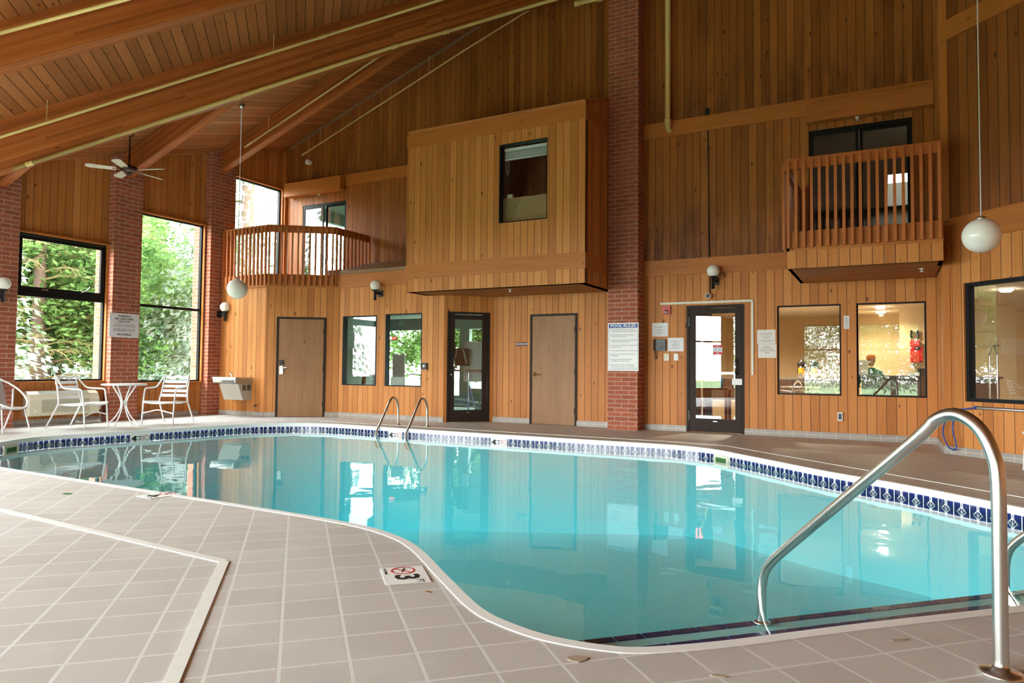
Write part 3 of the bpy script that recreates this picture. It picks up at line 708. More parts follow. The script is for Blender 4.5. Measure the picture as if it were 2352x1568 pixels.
# header boxes over the sliding doors
def hbox(label,x0,x1,y,d,z0,z1):
    mb=MB(); mb.box(((x0+x1)/2,y-d/2-.032,(z0+z1)/2),(x1-x0,d-.06,z1-z0)); single(mb,'header_box','cedar_trim',label,'header box',bevel=.004)
hbox('long cedar header box above the sliding door of the left balcony',-12.66,-10.9,YU,.22,5.11,5.43)
hbox('long cedar header box above the dark sliding door of the right balcony',-1.013,.71,YM,.2,4.97,5.27)
# recessed dark boards between header and door
# ================================================================ RAILINGS
def railing(name,pts,z0,z1,label,spacing,first=.04,band=(2.70,2.97),flip=1,endtrim=0):
    base=Vector((*pts[0],z0)); r=empty(name,base,None,label,'railing','balcony railings')
    L=lambda p,z:(p[0]-base.x,p[1]-base.y,z-z0)
    for a,b in zip(pts[:-1],pts[1:]):
        va,vb=Vector(a),Vector(b); d=(vb-va).normalized(); nrm=Vector((d.y,-d.x))*flip; ln=(vb-va).length
        mb=MB(); mb.beam(L(va-d*.0,z1-.075),L(vb,z1-.075),.04,.15); mb.build('top_rail','rail_wood_long',r)
        n=max(1,int(round((ln-first)/spacing)))
        for i in range(n+1):
            p=va+d*(first+(ln-2*first)*i/n)+nrm*.038
            mb=MB(); mb.box(L(p,(z0+.02+z1-.04)/2),(.036,.036,z1-z0-.06),Matrix.Rotation(math.atan2(d.y,d.x),3,'Z')); mb.build('baluster','rail_wood',r)
    return r
railing('balcony_railing',[(-1.115,YM-.05),(-1.115,10.165)],2.70,3.955,'x',.16) if 0 else None
rr=railing('balcony_railing',[(-1.14,YM-.06),(-1.14,10.16),(.69,10.16)],2.70,3.955,'reddish wooden baluster railing of the upper right balcony',.0995,.03,flip=1)
rl=railing('balcony_railing',[(-12.62,10.38),(-11.27,10.36),(-10.18,11.15),(-10.18,YU-.04)],2.72,4.0,'reddish wooden baluster railing of the angled left corner balcony',.125,.03,flip=1)
# ================================================================ POOL
r=empty('swimming_pool',(-5,6,0),None,'freeform swimming pool with white coping and navy waterline tiles','pool')
O=Vector((-5,6,0)); sh=lambda poly:[(p[0]-O.x,p[1]-O.y) for p in poly]
PI_=sh(PO); PC=sh(CO)
mb=MB(); n=len(PI_)
for i in range(n):
    j=(i+1)%n; a,b,c,d=PI_[i],PI_[j],PC[j],PC[i]
    mb.face([(*a,.004),(*b,.004),(*c,.004),(*d,.004)][::-1],smooth=True); mb.face([(*a,.004),(*a,-.06),(*b,-.06),(*b,.004)][::-1],smooth=True)
    mb.face([(*d,.004),(*c,.004),(*c,-.05),(*d,-.05)][::-1])
mb.build('coping','coping_white',r)
mb=MB(); Lc=0; PT=sh(offset(PO,.012))
for i in range(n):
    a,b=PT[i],PT[(i+1)%n]; dl=math.hypot(b[0]-a[0],b[1]-a[1])
    mb.face([(*a,-.212),(*b,-.212),(*b,-.06),(*a,-.06)],[(Lc,0),(Lc+dl,0),(Lc+dl,.152),(Lc,.152)]); Lc+=dl
mb.build('waterline_tile_band','waterline_tile',r)
# basin: wall below the tiles and a floor that falls towards the left end
fz=lambda x:-.8-.1*(1.9-x)
mb=MB(); bm=bmesh.new(); PB=sh(offset(PO,.012)); IN=sh(offset(PO,.012))
for i in range(n):
    j=(i+1)%n; a,b=PB[i],PB[j]; za,zb=fz(a[0]+O.x),fz(b[0]+O.x)
    mb.face([(*a,za),(*b,zb),(*b,-.212),(*a,-.212)]); c,d=IN[i],IN[j]
vs=[bm.verts.new((p[0],p[1],fz(p[0]+O.x))) for p in IN]; ed=[bm.edges.new((vs[i],vs[(i+1)%n])) for i in range(n)]
bmesh.ops.triangle_fill(bm,edges=ed,normal=(0,0,1),use_beauty=True)
for f in bm.faces: mb.face([v.co[:] for v in (f.verts if f.normal.z>0 else reversed(f.verts))])
bm.free(); mb.build('basin','pool_plaster',r)
# entry steps at the near right edge (edge line y-x = 3.35, running along (1,1))
def seg(k,s): return ((s-k)/2-O.x,(s+k)/2-O.y)   # y-x=k, x+y=s
def step(k0,k1,z,s0,s1,zb):
    m_=MB(); P=[seg(k0,s0[0]),seg(k0,s1[0]),seg(k1,s1[1]),seg(k1,s0[1])]; m_.prism(P,zb,z); return m_
def stp(name,k1,z,sa,sb,sa1,sb1):
    m_=MB(); P=[seg(3.30,sa),seg(3.30,sb),seg(k1,sb1),seg(k1,sa1)]; m_.prism(P,-1.25,z); return m_.build(name,'pool_plaster',r)
stp('entry_step',3.99,-.178,1.95,6.55,1.55,6.95); stp('entry_step',4.55,-.285,1.9,6.6,1.0,7.1)
for k1,z,sa,sb in ((3.99,-.177,1.62,6.9),(4.55,-.284,1.05,7.05)):
    nn=int((sb-sa)/1.414/.155); m_=MB()
    for i in range(nn):
        a=sa+(sb-sa)*i/nn; b=sa+(sb-sa)*(i+.94)/nn
        m_.prism([seg(k1-.075,a),seg(k1-.075,b),seg(k1+.004,b),seg(k1+.004,a)],z-.04,z+.003)
    m_.build('step_nosing_tiles','nosing_blue',r)
# skimmers
for (x,y,a) in ((-10.50,5.19,.87),(-1.83,9.30,-.80)):
    e=Vector((x,y,-.1)); 
    q=min(range(len(PO)),key=lambda i:(PO[i][0]-x)**2+(PO[i][1]-y)**2); p=Vector(PO[q]); tt=(Vector(PO[(q+1)%len(PO)])-Vector(PO[q-1])).normalized(); nn=Vector((-tt.y,tt.x))
    m=Matrix(((tt.x,nn.x,0),(tt.y,nn.y,0),(0,0,1)))
    mb=MB(); c=Vector((p.x-O.x,p.y-O.y,-.135))+Vector((nn.x,nn.y,0))*.01
    for s in(-1,1): mb.box(c+m@Vector((s*.13,0,0)),(.04,.03,.15),m)
    mb.box(c+m@Vector((0,0,.06)),(.24,.03,.03),m); mb.box(c+m@Vector((0,0,-.06)),(.24,.03,.03),m); sk=mb.build('skimmer','skimmer_cream',r)
    mb=MB(); mb.box(c+m@Vector((0,.003,0)),(.22,.01,.1),m); mb.build('skimmer_flap','glove_green',sk)
# depth markers on the waterline: white tiles with number, FT and a no diving symbol
def marker(px,py,lab,txt='4'):
    p=onz(px,py,-.1); q=min(range(len(PO)),key=lambda i:(PO[i][0]-p.x)**2+(PO[i][1]-p.y)**2); c=Vector(PO[q]); tt=(Vector(PO[(q+1)%len(PO)])-Vector(PO[q-1])).normalized(); nn=Vector((-tt.y,tt.x,0))
    c3=Vector((c.x,c.y,0)); c3=c3+Vector((tt.x,tt.y,0))*((p-c3).dot(Vector((tt.x,tt.y,0))))
    e=empty('depth_marker',(c3.x+nn.x*.001,c3.y+nn.y*.001,-.136),wallrot(nn),lab,'depth marker','depth markers on the waterline')
    mb=MB(); mb.box((0,0,-.002),(.30,.152,.008)); mb.build('marker_tile','coping_white',e)
    text(txt,.10,'ink_black',e,-.10,0,.003,bold=True,sx=1.5); text('FT',.09,'ink_black',e,-.025,0,.003,sx=.8)
    mb=MB(); ring(mb,.058,.008,.002,.004,(.09,0)); mb.box((.09,0,.003),(.1,.008,.001),Matrix.Rotation(-.75,3,'Z')); mb.build('no_diving_ring','ink_red',e)
    mb=MB(); mb.tube([(.06,.015,.003),(.085,-.003,.003),(.11,-.012,.003)],.003,5); mb.lathe(sphere(.006,5),(.118,-.018,.003),6); mb.build('diver_symbol','ink_black',e)
marker(331,1004,'four foot marker with no diving symbol on the left curve of the waterline'); marker(877,1000,'four foot marker beside the pool ladder rails'); marker(1143,1013,'four foot marker on the far pool wall right of the ladder')
# water body
wp=offset(PO,.009); mb=MB(); zs=lambda x:fz(x)-.05
W0=Vector((-5,6,-.12))
bm=bmesh.new(); vs=[bm.verts.new((p[0]-W0.x,p[1]-W0.y,0)) for p in wp]; ed=[bm.edges.new((vs[i],vs[(i+1)%len(vs)])) for i in range(len(vs))]
bmesh.ops.triangle_fill(bm,edges=ed,normal=(0,0,1),use_beauty=True)
for f in bm.faces:
    if f.normal.z<0: f.normal_flip()
top=[f for f in bm.faces]; g=bmesh.ops.duplicate(bm,geom=bm.verts[:]+bm.edges[:]+bm.faces[:])
nv=[x for x in g['geom'] if isinstance(x,bmesh.types.BMVert)]
for v in nv: v.co.z=-2.2
for f in [x for x in g['geom'] if isinstance(x,bmesh.types.BMFace)]: f.normal_flip()
bo=[e for e in bm.edges if len(e.link_faces)==1]; bmesh.ops.bridge_loops(bm,edges=bo); bmesh.ops.recalc_face_normals(bm,faces=bm.faces[:])
me=bpy.data.meshes.new('pool_water'); bm.to_mesh(me); bm.free(); me.materials.append(MATS['pool_water']); wo=bpy.data.objects.new('pool_water',me); COL.objects.link(wo); wo.location=W0
tag(wo,'clear turquoise water filling the swimming pool','water',kind='stuff')
# joints of white caulk in the deck
def caulkline(name,pts,w,label):
    mb=MB(); P=[Vector(p) for p in pts]
    for a,b in zip(P[:-1],P[1:]): mb.beam((a.x,a.y,.002),(b.x,b.y,.002),w,.006)
    return single(mb,name,'caulk',label,'floor joint')
caulkline('floor_joint',[(-9.4,2.93),(-3.124,2.618),(-.6,.02)],.05,'wide white joint strip crossing the near deck tiles at a corner')
caulkline('floor_joint',[(-9.6,10.22),(-5.2,10.14),(-2.75,10.12),(-1.9,9.98),(2.5,5.9)],.012,'thin white joint line in the far deck between pool and wall')
# painted deck markers
def deckmark(c,ang,w,h,lab,num):
    e=empty('deck_marker',(c.x,c.y,.001),zrot(ang),lab,'deck marker'); mb=MB(); mb.box((0,0,.001),(w,h,.003)); mb.build('marker_plate','coping_white',e)
    mb=MB(); ring(mb,.062,.009,.002,.0035,(-.075,.0)); mb.box((-.075,0,.003),(.11,.009,.001),Matrix.Rotation(.75,3,'Z')); mb.build('no_diving_ring','ink_red',e)
    text(num,.12,'ink_black',e,.04,0,.003,bold=True,rotz=0,sx=1.2); text('FT',.035,'ink_black',e,.115,.06,.003); text('NO DIVING',.014,'ink_black',e,-.075,-.09,.003)
    mb=MB(); mb.tube([(-.11,.01,.003),(-.08,0,.003),(-.05,-.01,.003)],.003,5); mb.build('diver_symbol','ink_black',e)
a1=onz(930,1321); u=(onz(968,1297)-onz(886,1302)); v=(onz(915,1348)-onz(895,1300))
deckmark(a1,math.atan2(-v.y,-v.x)+PI if 0 else math.atan2(v.y,v.x),.28,.22,'white three foot deck marker tile at the near bend of the pool edge','3')
a2=onz(365,1137); deckmark(a2,-PI/2-.1,.26,.22,'worn white deck marker tile along the left near pool edge','4')
# chips and leaves on the deck
def chip(px,py,w,l,mat,lab,cat,rot=0):
    c=onz(px,py); mb=MB(); P=[(w*math.cos(a)*(.6+.4*R_.random()),l*math.sin(a)*(.6+.4*R_.random())) for a in [k*PI/4 for k in range(8)]]
    m=Matrix.Rotation(rot,2); P=[tuple(m@Vector(p)+Vector((c.x,c.y))) for p in P]; mb.prism(P,.0005,.0035); single(mb,'floor_chip' if cat=='chip' else 'dry_leaf',mat,lab,cat)
plain('mortar_brown',srgb(176,156,134),.9)
plain('leaf_brown',srgb(140,92,50),.8)
chip(1325,1513,.06,.035,'mortar_brown','bare brown patch in the deck beside the lowest bend of the coping','chip',.6)
chip(1650,1552,.04,.012,'mortar_brown','small bare brown patch at the bottom edge of the deck','chip',.3)
chip(2065,1470,.05,.008,'mortar_brown','thin brown scrape on the near deck left of the handrail post','chip',.7)
chip(982,1359,.02,.008,'leaf_brown','tiny brown leaf lying below the three foot deck marker','leaf')
chip(785,1208,.04,.012,'mortar_brown','brown chipped tile corner by the curved near pool edge','chip')
chip(155,1134,.07,.03,'glove_green','small greenish leaf lying on the left near deck','leaf')
# ================================================================ HANDRAILS AND LADDER
def handrail(dx,lab):
    B0=Vector((.358,2.987,0))+Vector((S2,S2,0))*dx; d=Vector((-.674*1.0,.738,0)); d=Vector((-.738,.674,0)); d=Vector((-S2,S2,0))
    r=empty('pool_handrail',B0,None,lab,'handrail','pool entry handrails')
    prof=[(0,.0),(0,.72),(.02,.80),(.07,.865),(.15,.90),(.235,.882),(.32,.80),(.80,.43),(1.22,.105),(1.305,.02),(1.335,-.10),(1.34,-.284)]
    P=smoothc([d*a+Vector((0,0,b)) for a,b in [(0,.0),(0,.35),(0,.66),(.02,.77),(.075,.855),(.16,.893),(.245,.868),(.33,.79),(.75,.455),(1.13,.15),(1.24,.055),(1.295,-.02),(1.315,-.12),(1.318,-.284)]],5,False)
    mb=MB(); mb.tube(P,.024,16); mb.build('rail_tube','stainless',r)
    mb=MB(); mb.lathe([(.07,0.001),(.072,.006),(.06,.014),(.03,.018),(.025,.03)]); mb.build('deck_flange','stainless',r)
    mb=MB(); mb.lathe([(.045,-.283),(.045,-.27),(.026,-.265)],tuple(d*1.318)); mb.build('step_flange','stainless',r)
handrail(0,'near stainless handrail arching from the deck down into the pool'); handrail(1.72,'second stainless handrail partly hidden behind the near one at the right edge')
r=empty('pool_ladder',(-7.48,9.75,0),None,'stainless pool ladder with two arched rails at the far edge','ladder')
for x in (-.32,.32):
    pr=[(x,.55,0),(x,.54,.30),(x,.50,.44),(x,.41,.50),(x,.31,.46),(x,.10,.16),(x,-.0,.02),(x,-.07,-.08),(x,-.10,-.2),(x,-.06,-.32),(x,-.015,-.34)]
    mb=MB(); mb.tube(smoothc(pr,5,False),.021,12); mb.build('ladder_rail','stainless',r)
    mb=MB(); mb.lathe([(.05,.001),(.05,.008),(.024,.014)],(x,.55,0)); mb.build('deck_flange','stainless',r)
# ================================================================ LAMPS
def sconce(g,n,lab):
    """g = globe centre, n = wall normal"""
    r=empty('wall_globe_light',g,wallrot(n),lab,'wall light','globe wall lights'); mb=MB()
    mb.lathe(sphere(.105,14),(0,0,0),28,Matrix.Rotation(-PI/2,3,'X')); mb.build('globe_shade','opal_glass',r)
    mb=MB(); R=Matrix.Rotation(-PI/2,3,'X'); mb.lathe([(.062,-.115),(.066,-.09),(.03,-.085)],(0,0,0),20,R); mb.lathe([(.028,-.30),(.028,-.112),(.05,-.112)],(0,0,0),16,R); mb.build('lamp_stem','black_plastic',r)
    mb=MB(); mb.box((.0,-.15,-.085),(.05,.05,.15)); mb.box((.0,-.15,-.165),(.12,.13,.02)); mb.build('wall_bracket','black_plastic',r)
sconce(onx(8,651,-12.67+.18),(1,0,0),'white globe wall light on the brick pillar at the left picture edge')
sconce(onx(517,705,-12.67+.18),(1,0,0),'white globe wall light on the brick pillar above the water fountain')
sconce(ony(862,655,YW-.18),(0,-1,0),'white globe wall light above the two narrow windows')
sconce(ony(1638,622,YM-.18),(0,-1,0),'white globe wall light above the right glass door')
def pendant(top,g,rad,lab):
    r=empty('pendant_globe_light',g,None,lab,'pendant light','pendant globe lights'); mb=MB(); mb.lathe(sphere(rad,16),(0,0,0),32); mb.build('globe_shade','opal_glass',r)
    L=top-g.z; mb=MB(); mb.tube([(0,0,rad-.002),(0,0,L)],.007,8); mb.build('hanging_rod','white_paint',r)
    mb=MB(); mb.lathe([(.05,rad-.012),(.045,rad+.012),(.01,rad+.03)]); mb.build('globe_cap','silver',r)
    mb=MB(); mb.lathe([(.01,-.07),(.05,-.05),(.07,.0),(1e-4,.0)],(0,0,L-.0),20); mb.build('ceiling_canopy','silver',r)
cn=onroof(555,241); d=ray(538,664); t_=cn.y/d.y; g=CAM+d*t_; g=Vector((cn.x,cn.y,g.z)); pendant(roofz(g.x,g.y),g,.19,'white globe pendant light hanging in front of the left balcony')
g=CAM+ray(2254,541)*6.95; pendant(roofz(g.x,g.y),g,.17,'large white globe pendant light hanging at the right by the dark wall')
# ceiling fan
fc=onroof(299,300); d=ray(297,388); t_=fc.y/d.y; fz_=(CAM+d*t_).z
r=empty('ceiling_fan',(fc.x,fc.y,fz_),None,'brown ceiling fan with pale blades hanging at the left','ceiling fan'); L=roofz(fc.x,fc.y)-fz_
mb=MB(); mb.tube([(0,0,.05),(0,0,L-.01)],.014,10); mb.lathe([(.07,L-.09),(.075,L-.02),(.06,L)],(0,0,0)); mb.build('down_rod','fan_brown',r)
mb=MB(); mb.lathe([(1e-4,-.11),(.05,-.105),(.055,-.06),(.10,-.05),(.15,-.015),(.15,.02),(.11,.05),(.03,.07),(.02,.09)]); mb.build('motor_housing','fan_brown',r)
for k in range(5):
    a=2*PI*k/5+.35; m=Matrix.Rotation(a,3,'Z')@Matrix.Rotation(.2,3,'X'); f=MB(); pts=[(.2,-.055),(.24,-.06),(.6,-.075),(.66,-.05),(.67,0),(.66,.05),(.6,.075),(.24,.06),(.2,.055)]
    for z,o in((.003,0),(-.003,1)):
        q=[m@Vector((x,y,z)) for x,y in pts]; q=[p-Vector((0,0,.02)) for p in q]; f.face(q if not o else q[::-1])
    for i in range(len(pts)):
        A,B_=pts[i],pts[(i+1)%len(pts)]; f.face([m@Vector((A[0],A[1],-.003))-Vector((0,0,.02)),m@Vector((B_[0],B_[1],-.003))-Vector((0,0,.02)),m@Vector((B_[0],B_[1],.003))-Vector((0,0,.02)),m@Vector((A[0],A[1],.003))-Vector((0,0,.02))])
    b=f.build('fan_blade','fan_blade',r); g_=MB(); g_.beam(m@Vector((.12,0,-.01)),m@Vector((.26,0,0))-Vector((0,0,.028)),.035,.006); g_.build('blade_bracket','brass',b)
# ================================================================ SPRINKLER PIPES
def pipe(pts,rad,lab,coup=(),hang=(),elbow=False,n=12):
    P=[Vector(p) for p in pts]; c=P[0]; r=empty('sprinkler_pipe',c,None,lab,'pipe','yellow sprinkler pipes'); Q=[p-c for p in P]
    mb=MB(); mb.tube(Q,rad,n); mb.build('pipe_run','pipe_yellow',r)
    for k in coup:
        k=Vector(k)-c; i=min(range(len(Q)-1),key=lambda i:((Q[i]+Q[i+1])/2-k).length); dd=(Q[i+1]-Q[i]).normalized()
        mb=MB(); mb.tube([k-dd*.05,k-dd*.045,k-dd*.03,k+dd*.03,k+dd*.045,k+dd*.05],[R*rad for R in (1.1,1.45,1.25,1.25,1.45,1.1)],n); mb.build('coupling','pipe_yellow',r)
    for k in hang:
        k=Vector(k)-c; top=roofz(k.x+c.x,k.y+c.y)-c.z
        mb=MB(); mb.tube([(k.x,k.y,k.z),(k.x,k.y,max(top-.02,k.z+.2))],.006,6); mb.build('hanger_rod','pipe_yellow',r)
    return r
dg=lambda k:(lambda x,y:onp(x,y,(k,0,0),(1,-1,0)))
A=dg(-16.55); pipe([A(-60,334),A(0,315),A(740,85),A(1040,-9)],.022,'yellow pipe along the near face of the lower big beam',[A(740,85)],[A(107,281),A(628,120),A(968,14)])
B_=dg(-16.79); bt=[B_(30,388),B_(545,223),B_(905,107),B_(1025,73),B_(1290,-6)]
pipe(bt,.03,'yellow main pipe under the lower big beam, from the left edge to the top',[B_(68,376),B_(545,223),B_(905,107),B_(1025,73)])
C_=lambda x,y:ony(x,y,10.2); pipe([C_(562,338),C_(880,124),C_(912,102)],.018,'thin yellow pipe along the beam of the third brick pillar',[C_(572,331),C_(876,127)],[C_(617,297)])
D_=lambda x,y:ony(x,y,YU-.12); pipe([D_(693,357),D_(1063,118),D_(1225,17)],.018,'thin yellow pipe slanting along the gable wall',[D_(700,352),D_(1063,118)],[D_(735,331),D_(985,170)])
E_=dg(-13.2); pipe([E_(-60,92),E_(0,76),E_(300,-4)],.022,'yellow pipe on the upper big beam in the top left corner')
G_=lambda x,y:ony(x,y,11.45); pipe([G_(1322,9),G_(1420,-14)],.04,'short yellow pipe end at the top edge left of the tall brick pillar',[G_(1326,8),G_(1378,-3)])
V_=lambda x,y:ony(x,y,YM-.12); vt=V_(1527,-30); vb=V_(1534,283)
r=pipe(fillet([Vector((vb.x,vb.y,vt.z)),Vector((vb.x,vb.y,vb.z-.06)),Vector((vb.x,YM,vb.z-.1))],.08),.046,'thick vertical yellow pipe ending in an elbow right of the tall brick pillar',[Vector((vb.x,vb.y,vb.z+.02))])
# sprinkler heads
def sprink(p,lab):
    r=empty('ceiling_sprinkler',p,None,lab,'sprinkler','sprinkler heads'); mb=MB(); mb.lathe([(.035,0),(.035,-.006),(.012,-.01),(.010,-.04),(.026,-.042),(.028,-.048),(1e-4,-.05)],(0,0,0),14); mb.build('sprinkler_body','white_plastic',r)
sprink(onz(1172,664,2.455),'white sprinkler head under the projecting room'); sprink(onz(2117,616,2.446),'white sprinkler head under the right balcony')
p=ony(733,446,YU-.1); sprink(Vector((p.x,p.y,5.11)),'white sprinkler head below the header of the left balcony'); p=ony(1969,262,YM-.1); sprink(Vector((p.x,p.y,4.97)),'white sprinkler head below the header of the right balcony')
# ================================================================ SIGNS AND SMALL WALL THINGS
def corners(f,x0,y0,x1,y1):
    a,b,c=f((x0+x1)/2,(y0+y1)/2),f(x0,(y0+y1)/2),f(x1,(y0+y1)/2); t_,u_=f((x0+x1)/2,y0),f((x0+x1)/2,y1); return a,(c-b).length,(t_-u_).length
def plate(name,f,box,n,th,mat,lab,cat,group=None,part='sheet',bevel=0):
    c,w,h=corners(f,*box); r=empty(name,c+Vector(n)*.001,wallrot(n),lab,cat,group); mb=MB(); mb.box((0,0,th/2),(w,h,th)); mb.build(part,mat,r,bevel=bevel); return r,w,h
fM=lambda x,y:ony(x,y,YM); fC=lambda x,y:onx(x,y,-12.67); fP=lambda x,y:ony(x,y,11.6); fW=lambda x,y:ony(x,y,YW); N1=(0,-1,0)
r,w,h=plate('warning_sign',fC,(251.5,720,319.5,775),(1,0,0),.003,'paper','white no lifeguard warning sign on the second brick pillar','sign',part='sign_panel')
k=w/68
text('WARNING\nNO LIFEGUARD\nON DUTY',.038,'ink_black',r,0,h*.27,.004,bold=True); text('NO PERSON MAY ENTER THE\nPOOL ALONE OR SWIM ALONE',.022,'ink_black',r,0,-.005,.004); text('CHILDREN UNDER 16 MUST BE\nACCOMPANIED BY AN ADULT',.022,'ink_black',r,0,-h*.19,.004); text('NO DIVING',.038,'ink_black',r,0,-h*.38,.004,bold=True)
for x in(-.42,.42):
    for y in (-.46,.46):
        mb=MB(); mb.lathe([(.006,.003),(.006,.006),(1e-4,.007)],(w*x,h*y,0),8); mb.build('screw','silver',r)
r,w,h=plate('pool_rules_sign',fP,(1396,741,1466.5,851.5),N1,.004,'white_plastic','white sign headed pool rules on the tall brick pillar','sign',part='sign_panel')
mb=MB(); mb.box((0,h*.435,.0045),(w*.94,h*.085,.001)); mb.build('header_band','ink_blue',r)
text('POOL RULES',.052,'paper',r,0,h*.435,.0055,bold=True,sx=1.12)
mb=MB()
for s in(-1,1): mb.box((s*w*.465,-h*.03,.0045),(.004,h*.9,.001)); 
mb.box((0,-h*.475,.0045),(w*.93,.004,.001)); mb.build('border_line','ink_blue',r)
rules=['1. DO NOT ENTER THE POOL IF YOU HAVE A','    COMMUNICABLE DISEASE OR AN OPEN CUT.','','2. DO NOT BRING FOOD, DRINK, GUM OR','    TOBACCO INTO THE POOL.','','3. SHOWER BEFORE ENTERING THE POOL AND','    AFTER USE OF TOILET FACILITIES.','','4. DO NOT RUN OR ENGAGE IN ROUGH PLAY IN','    THE POOL AREA.','','5. DO NOT BRING ANIMALS INTO THE POOL AREA.','','6. DIAPER CHANGING ON THE POOL DECK IS','    PROHIBITED.','','7. GLASS AND SHATTERABLE ITEMS ARE','    PROHIBITED IN THE POOL AREA.','','8. IF NON TOILET TRAINED CHILDREN ARE','    PERMITTED IN THE POOL, THE CHILDREN','    SHALL BE REQUIRED TO WEAR SWIM DIAPERS.']
nl=len(rules)
for i,s_ in enumerate(rules):
    if s_: text(s_,.0165,'ink_slate',r,-w*.44,h*.355-i*h*.80/(nl-1),.005,align='LEFT',sx=min(1.,w/.53))
r,w,h=plate('restroom_sign',fM,(1185,785.5,1212,794.5),N1,.004,'maroon','small maroon restroom sign beside the wooden restroom door','sign',part='sign_panel'); text('RESTROOM',h*.5,'paper',r,0,0,.005,sx=.92*w/(h*.5*6.6))
def notice(box,lab,lines,mat='paper',txt=None):
    r,w,h=plate('paper_notice',fM,box,N1,.002,mat,lab,'notice','printed notices on the wall')
    if txt:
        text(txt,h*.10,'ink_grey',r,0,.02,.003)
    mb=MB()
    for y,l in lines: mb.box((0,h*y,.0025),(w*l,h*.022,.001))
    if lines: mb.build('printed_lines','ink_grey',r)
    mb=MB(); mb.box((0,h*.47,.003),(w*.98,h*.03,.002)); mb.build('plastic_sleeve_edge','white_plastic',r)
notice((1498,741.5,1534,772.5),'white paper notice above the black telephone',[(.22,.8),(.14,.3),(.0,.75),(-.09,.3),(-.22,.78),(-.3,.2)])
notice((1533.5,775.5,1570,806.5),'white paper notice right of the black telephone',[(.25,.7),(.15,.3),(.03,.5),(-.06,.45),(-.16,.4),(-.27,.55)])
notice((1739,757,1781,789.5),'upper of two paper notices left of the first lobby window',[(.25,.6),(.15,.7),(0,.4),(-.1,.3),(-.25,.8),(-.33,.5)],'paper_warm')
notice((1741,790,1783,821.5),'lower paper notice asking to leave pool towels in pool area',[],'paper_warm','PLEASE\nLEAVE POOL\nTOWELS IN POOL\nAREA')
r,w,h=plate('fire_alarm_strobe',fM,(1523,703,1540.5,722),N1,.04,'alarm_red','red fire alarm strobe above the telephone','fire alarm',part='alarm_body',bevel=.006)
mb=MB(); mb.lathe([(.035,.04),(.034,.055),(.02,.066),(1e-4,.068)],(0,-h*.2,0),14); mb.build('strobe_lens','chrome',r); text('FIRE',.014,'paper',r,0,h*.36,.041)
r,w,h=plate('wall_telephone',fM,(1508,779,1530,805.5),N1,.045,'grey_plastic','black desk style telephone mounted on the wall below a notice','telephone',part='phone_base',bevel=.006)
mb=MB(); mb.tube([(-w*.62,-h*.45,.05),(-w*.64,-h*.3,.07),(-w*.64,h*.3,.07),(-w*.62,h*.45,.05)],[.02,.016,.016,.02],10); mb.build('handset','black_plastic',r)
mb=MB(); mb.box((.0,h*.33,.047),(w*.6,h*.16,.003)); mb.build('display','room_grey',r)
mb=MB(); mb.lathe([(.013,.045),(.013,.05),(1e-4,.05)],(-.0,h*.03,0),12); mb.build('round_button','silver',r)
for i in range(3):
    for j in range(4): mb=MB(); mb.box((-.012+i*.02,-h*.12-j*.016,.048),(.013,.009,.003)); mb.build('key','black_plastic',r)
mb=MB(); mb.tube([(-w*.62+.004*math.sin(k*1.9),-h*.45-.0+(-.16*math.sin(k/24*PI)),.03+.004*math.cos(k*1.9)) if 0 else (-w*.68+.05*k/24,-h*.5-.14*math.sin(k/24*PI),.03+.004*math.cos(k*1.9)) for k in range(25)],.005,6); mb.build('coiled_cord','black_plastic',r)
mb=MB(); mb.box((-w*.2,h*.34,.049),(.012,.02,.003)); mb.build('yellow_label','label_yellow',r)
r,w,h=plate('light_switch_plate',fM,(1525,812,1537,828),N1,.007,'ivory_plastic','ivory blank wall plate under the telephone','wall plate',part='cover_plate')
r,w,h=plate('light_switch_plate',fM,(1548,812,1558,827.5),N1,.007,'white_plastic','white switch plate right of the ivory plate','wall plate',part='cover_plate'); mb=MB(); mb.box((0,0,.009),(.012,.03,.006)); mb.build('toggle','white_paint',r)
r,w,h=plate('weatherproof_outlet',fM,(1924,947,1935.5,965.5),N1,.03,'silver','grey metal outlet box low on the wall under the lobby windows','outlet',part='outlet_cover'); mb=MB(); mb.box((0,0,.032),(w*.7,h*.75,.004)); mb.build('flip_lid','grey_plastic',r)
r,w,h=plate('wall_thermometer',fM,(1938,725,1951,755),N1,.008,'white_plastic','white wall thermometer between the two lobby windows','thermometer',part='scale_body',bevel=.003)
mb=MB(); mb.tube([(0,-h*.35,.01),(0,h*.35,.01)],.002,6); 
for i in range(12):
    for s in(-1,1): mb.box((s*w*.22,-h*.33+h*.66*i/11,.0085),(w*.14,.003,.001))
mb.build('scale_marks','ink_grey',r); mb=MB(); mb.lathe(sphere(.005,6),(0,-h*.38,.01),8); mb.build('bulb','ink_red',r)
p0,p1,p2=fM(1517,697.5),fM(1728,690.5),fM(1730,861); r=empty('cable_raceway',Vector((p1.x,YM-.012,p1.z)),None,'off white cable channel running over and down beside the right glass door','cable channel')
mb=MB(); zr=(p0.z+p1.z)/2-p1.z; mb.box(((p0.x-p1.x)/2,0,zr),(p1.x-p0.x,.018,.036)); mb.build('horizontal_channel','cable_white',r); mb=MB(); mb.box((0,0,(p2.z-p1.z)/2+.0),(.036,.0185,p1.z-p2.z)); mb.build('vertical_channel','cable_white',r)
r,w,h=plate('card_reader',fW,(969,833,982.5,848),N1,.035,'black_plastic','black card reader on the wall between window and glass door','card reader',part='reader_body',bevel=.01); mb=MB(); mb.box((0,0,.037),(w*.3,h*.35,.004)); mb.build('reader_window','silver',r)
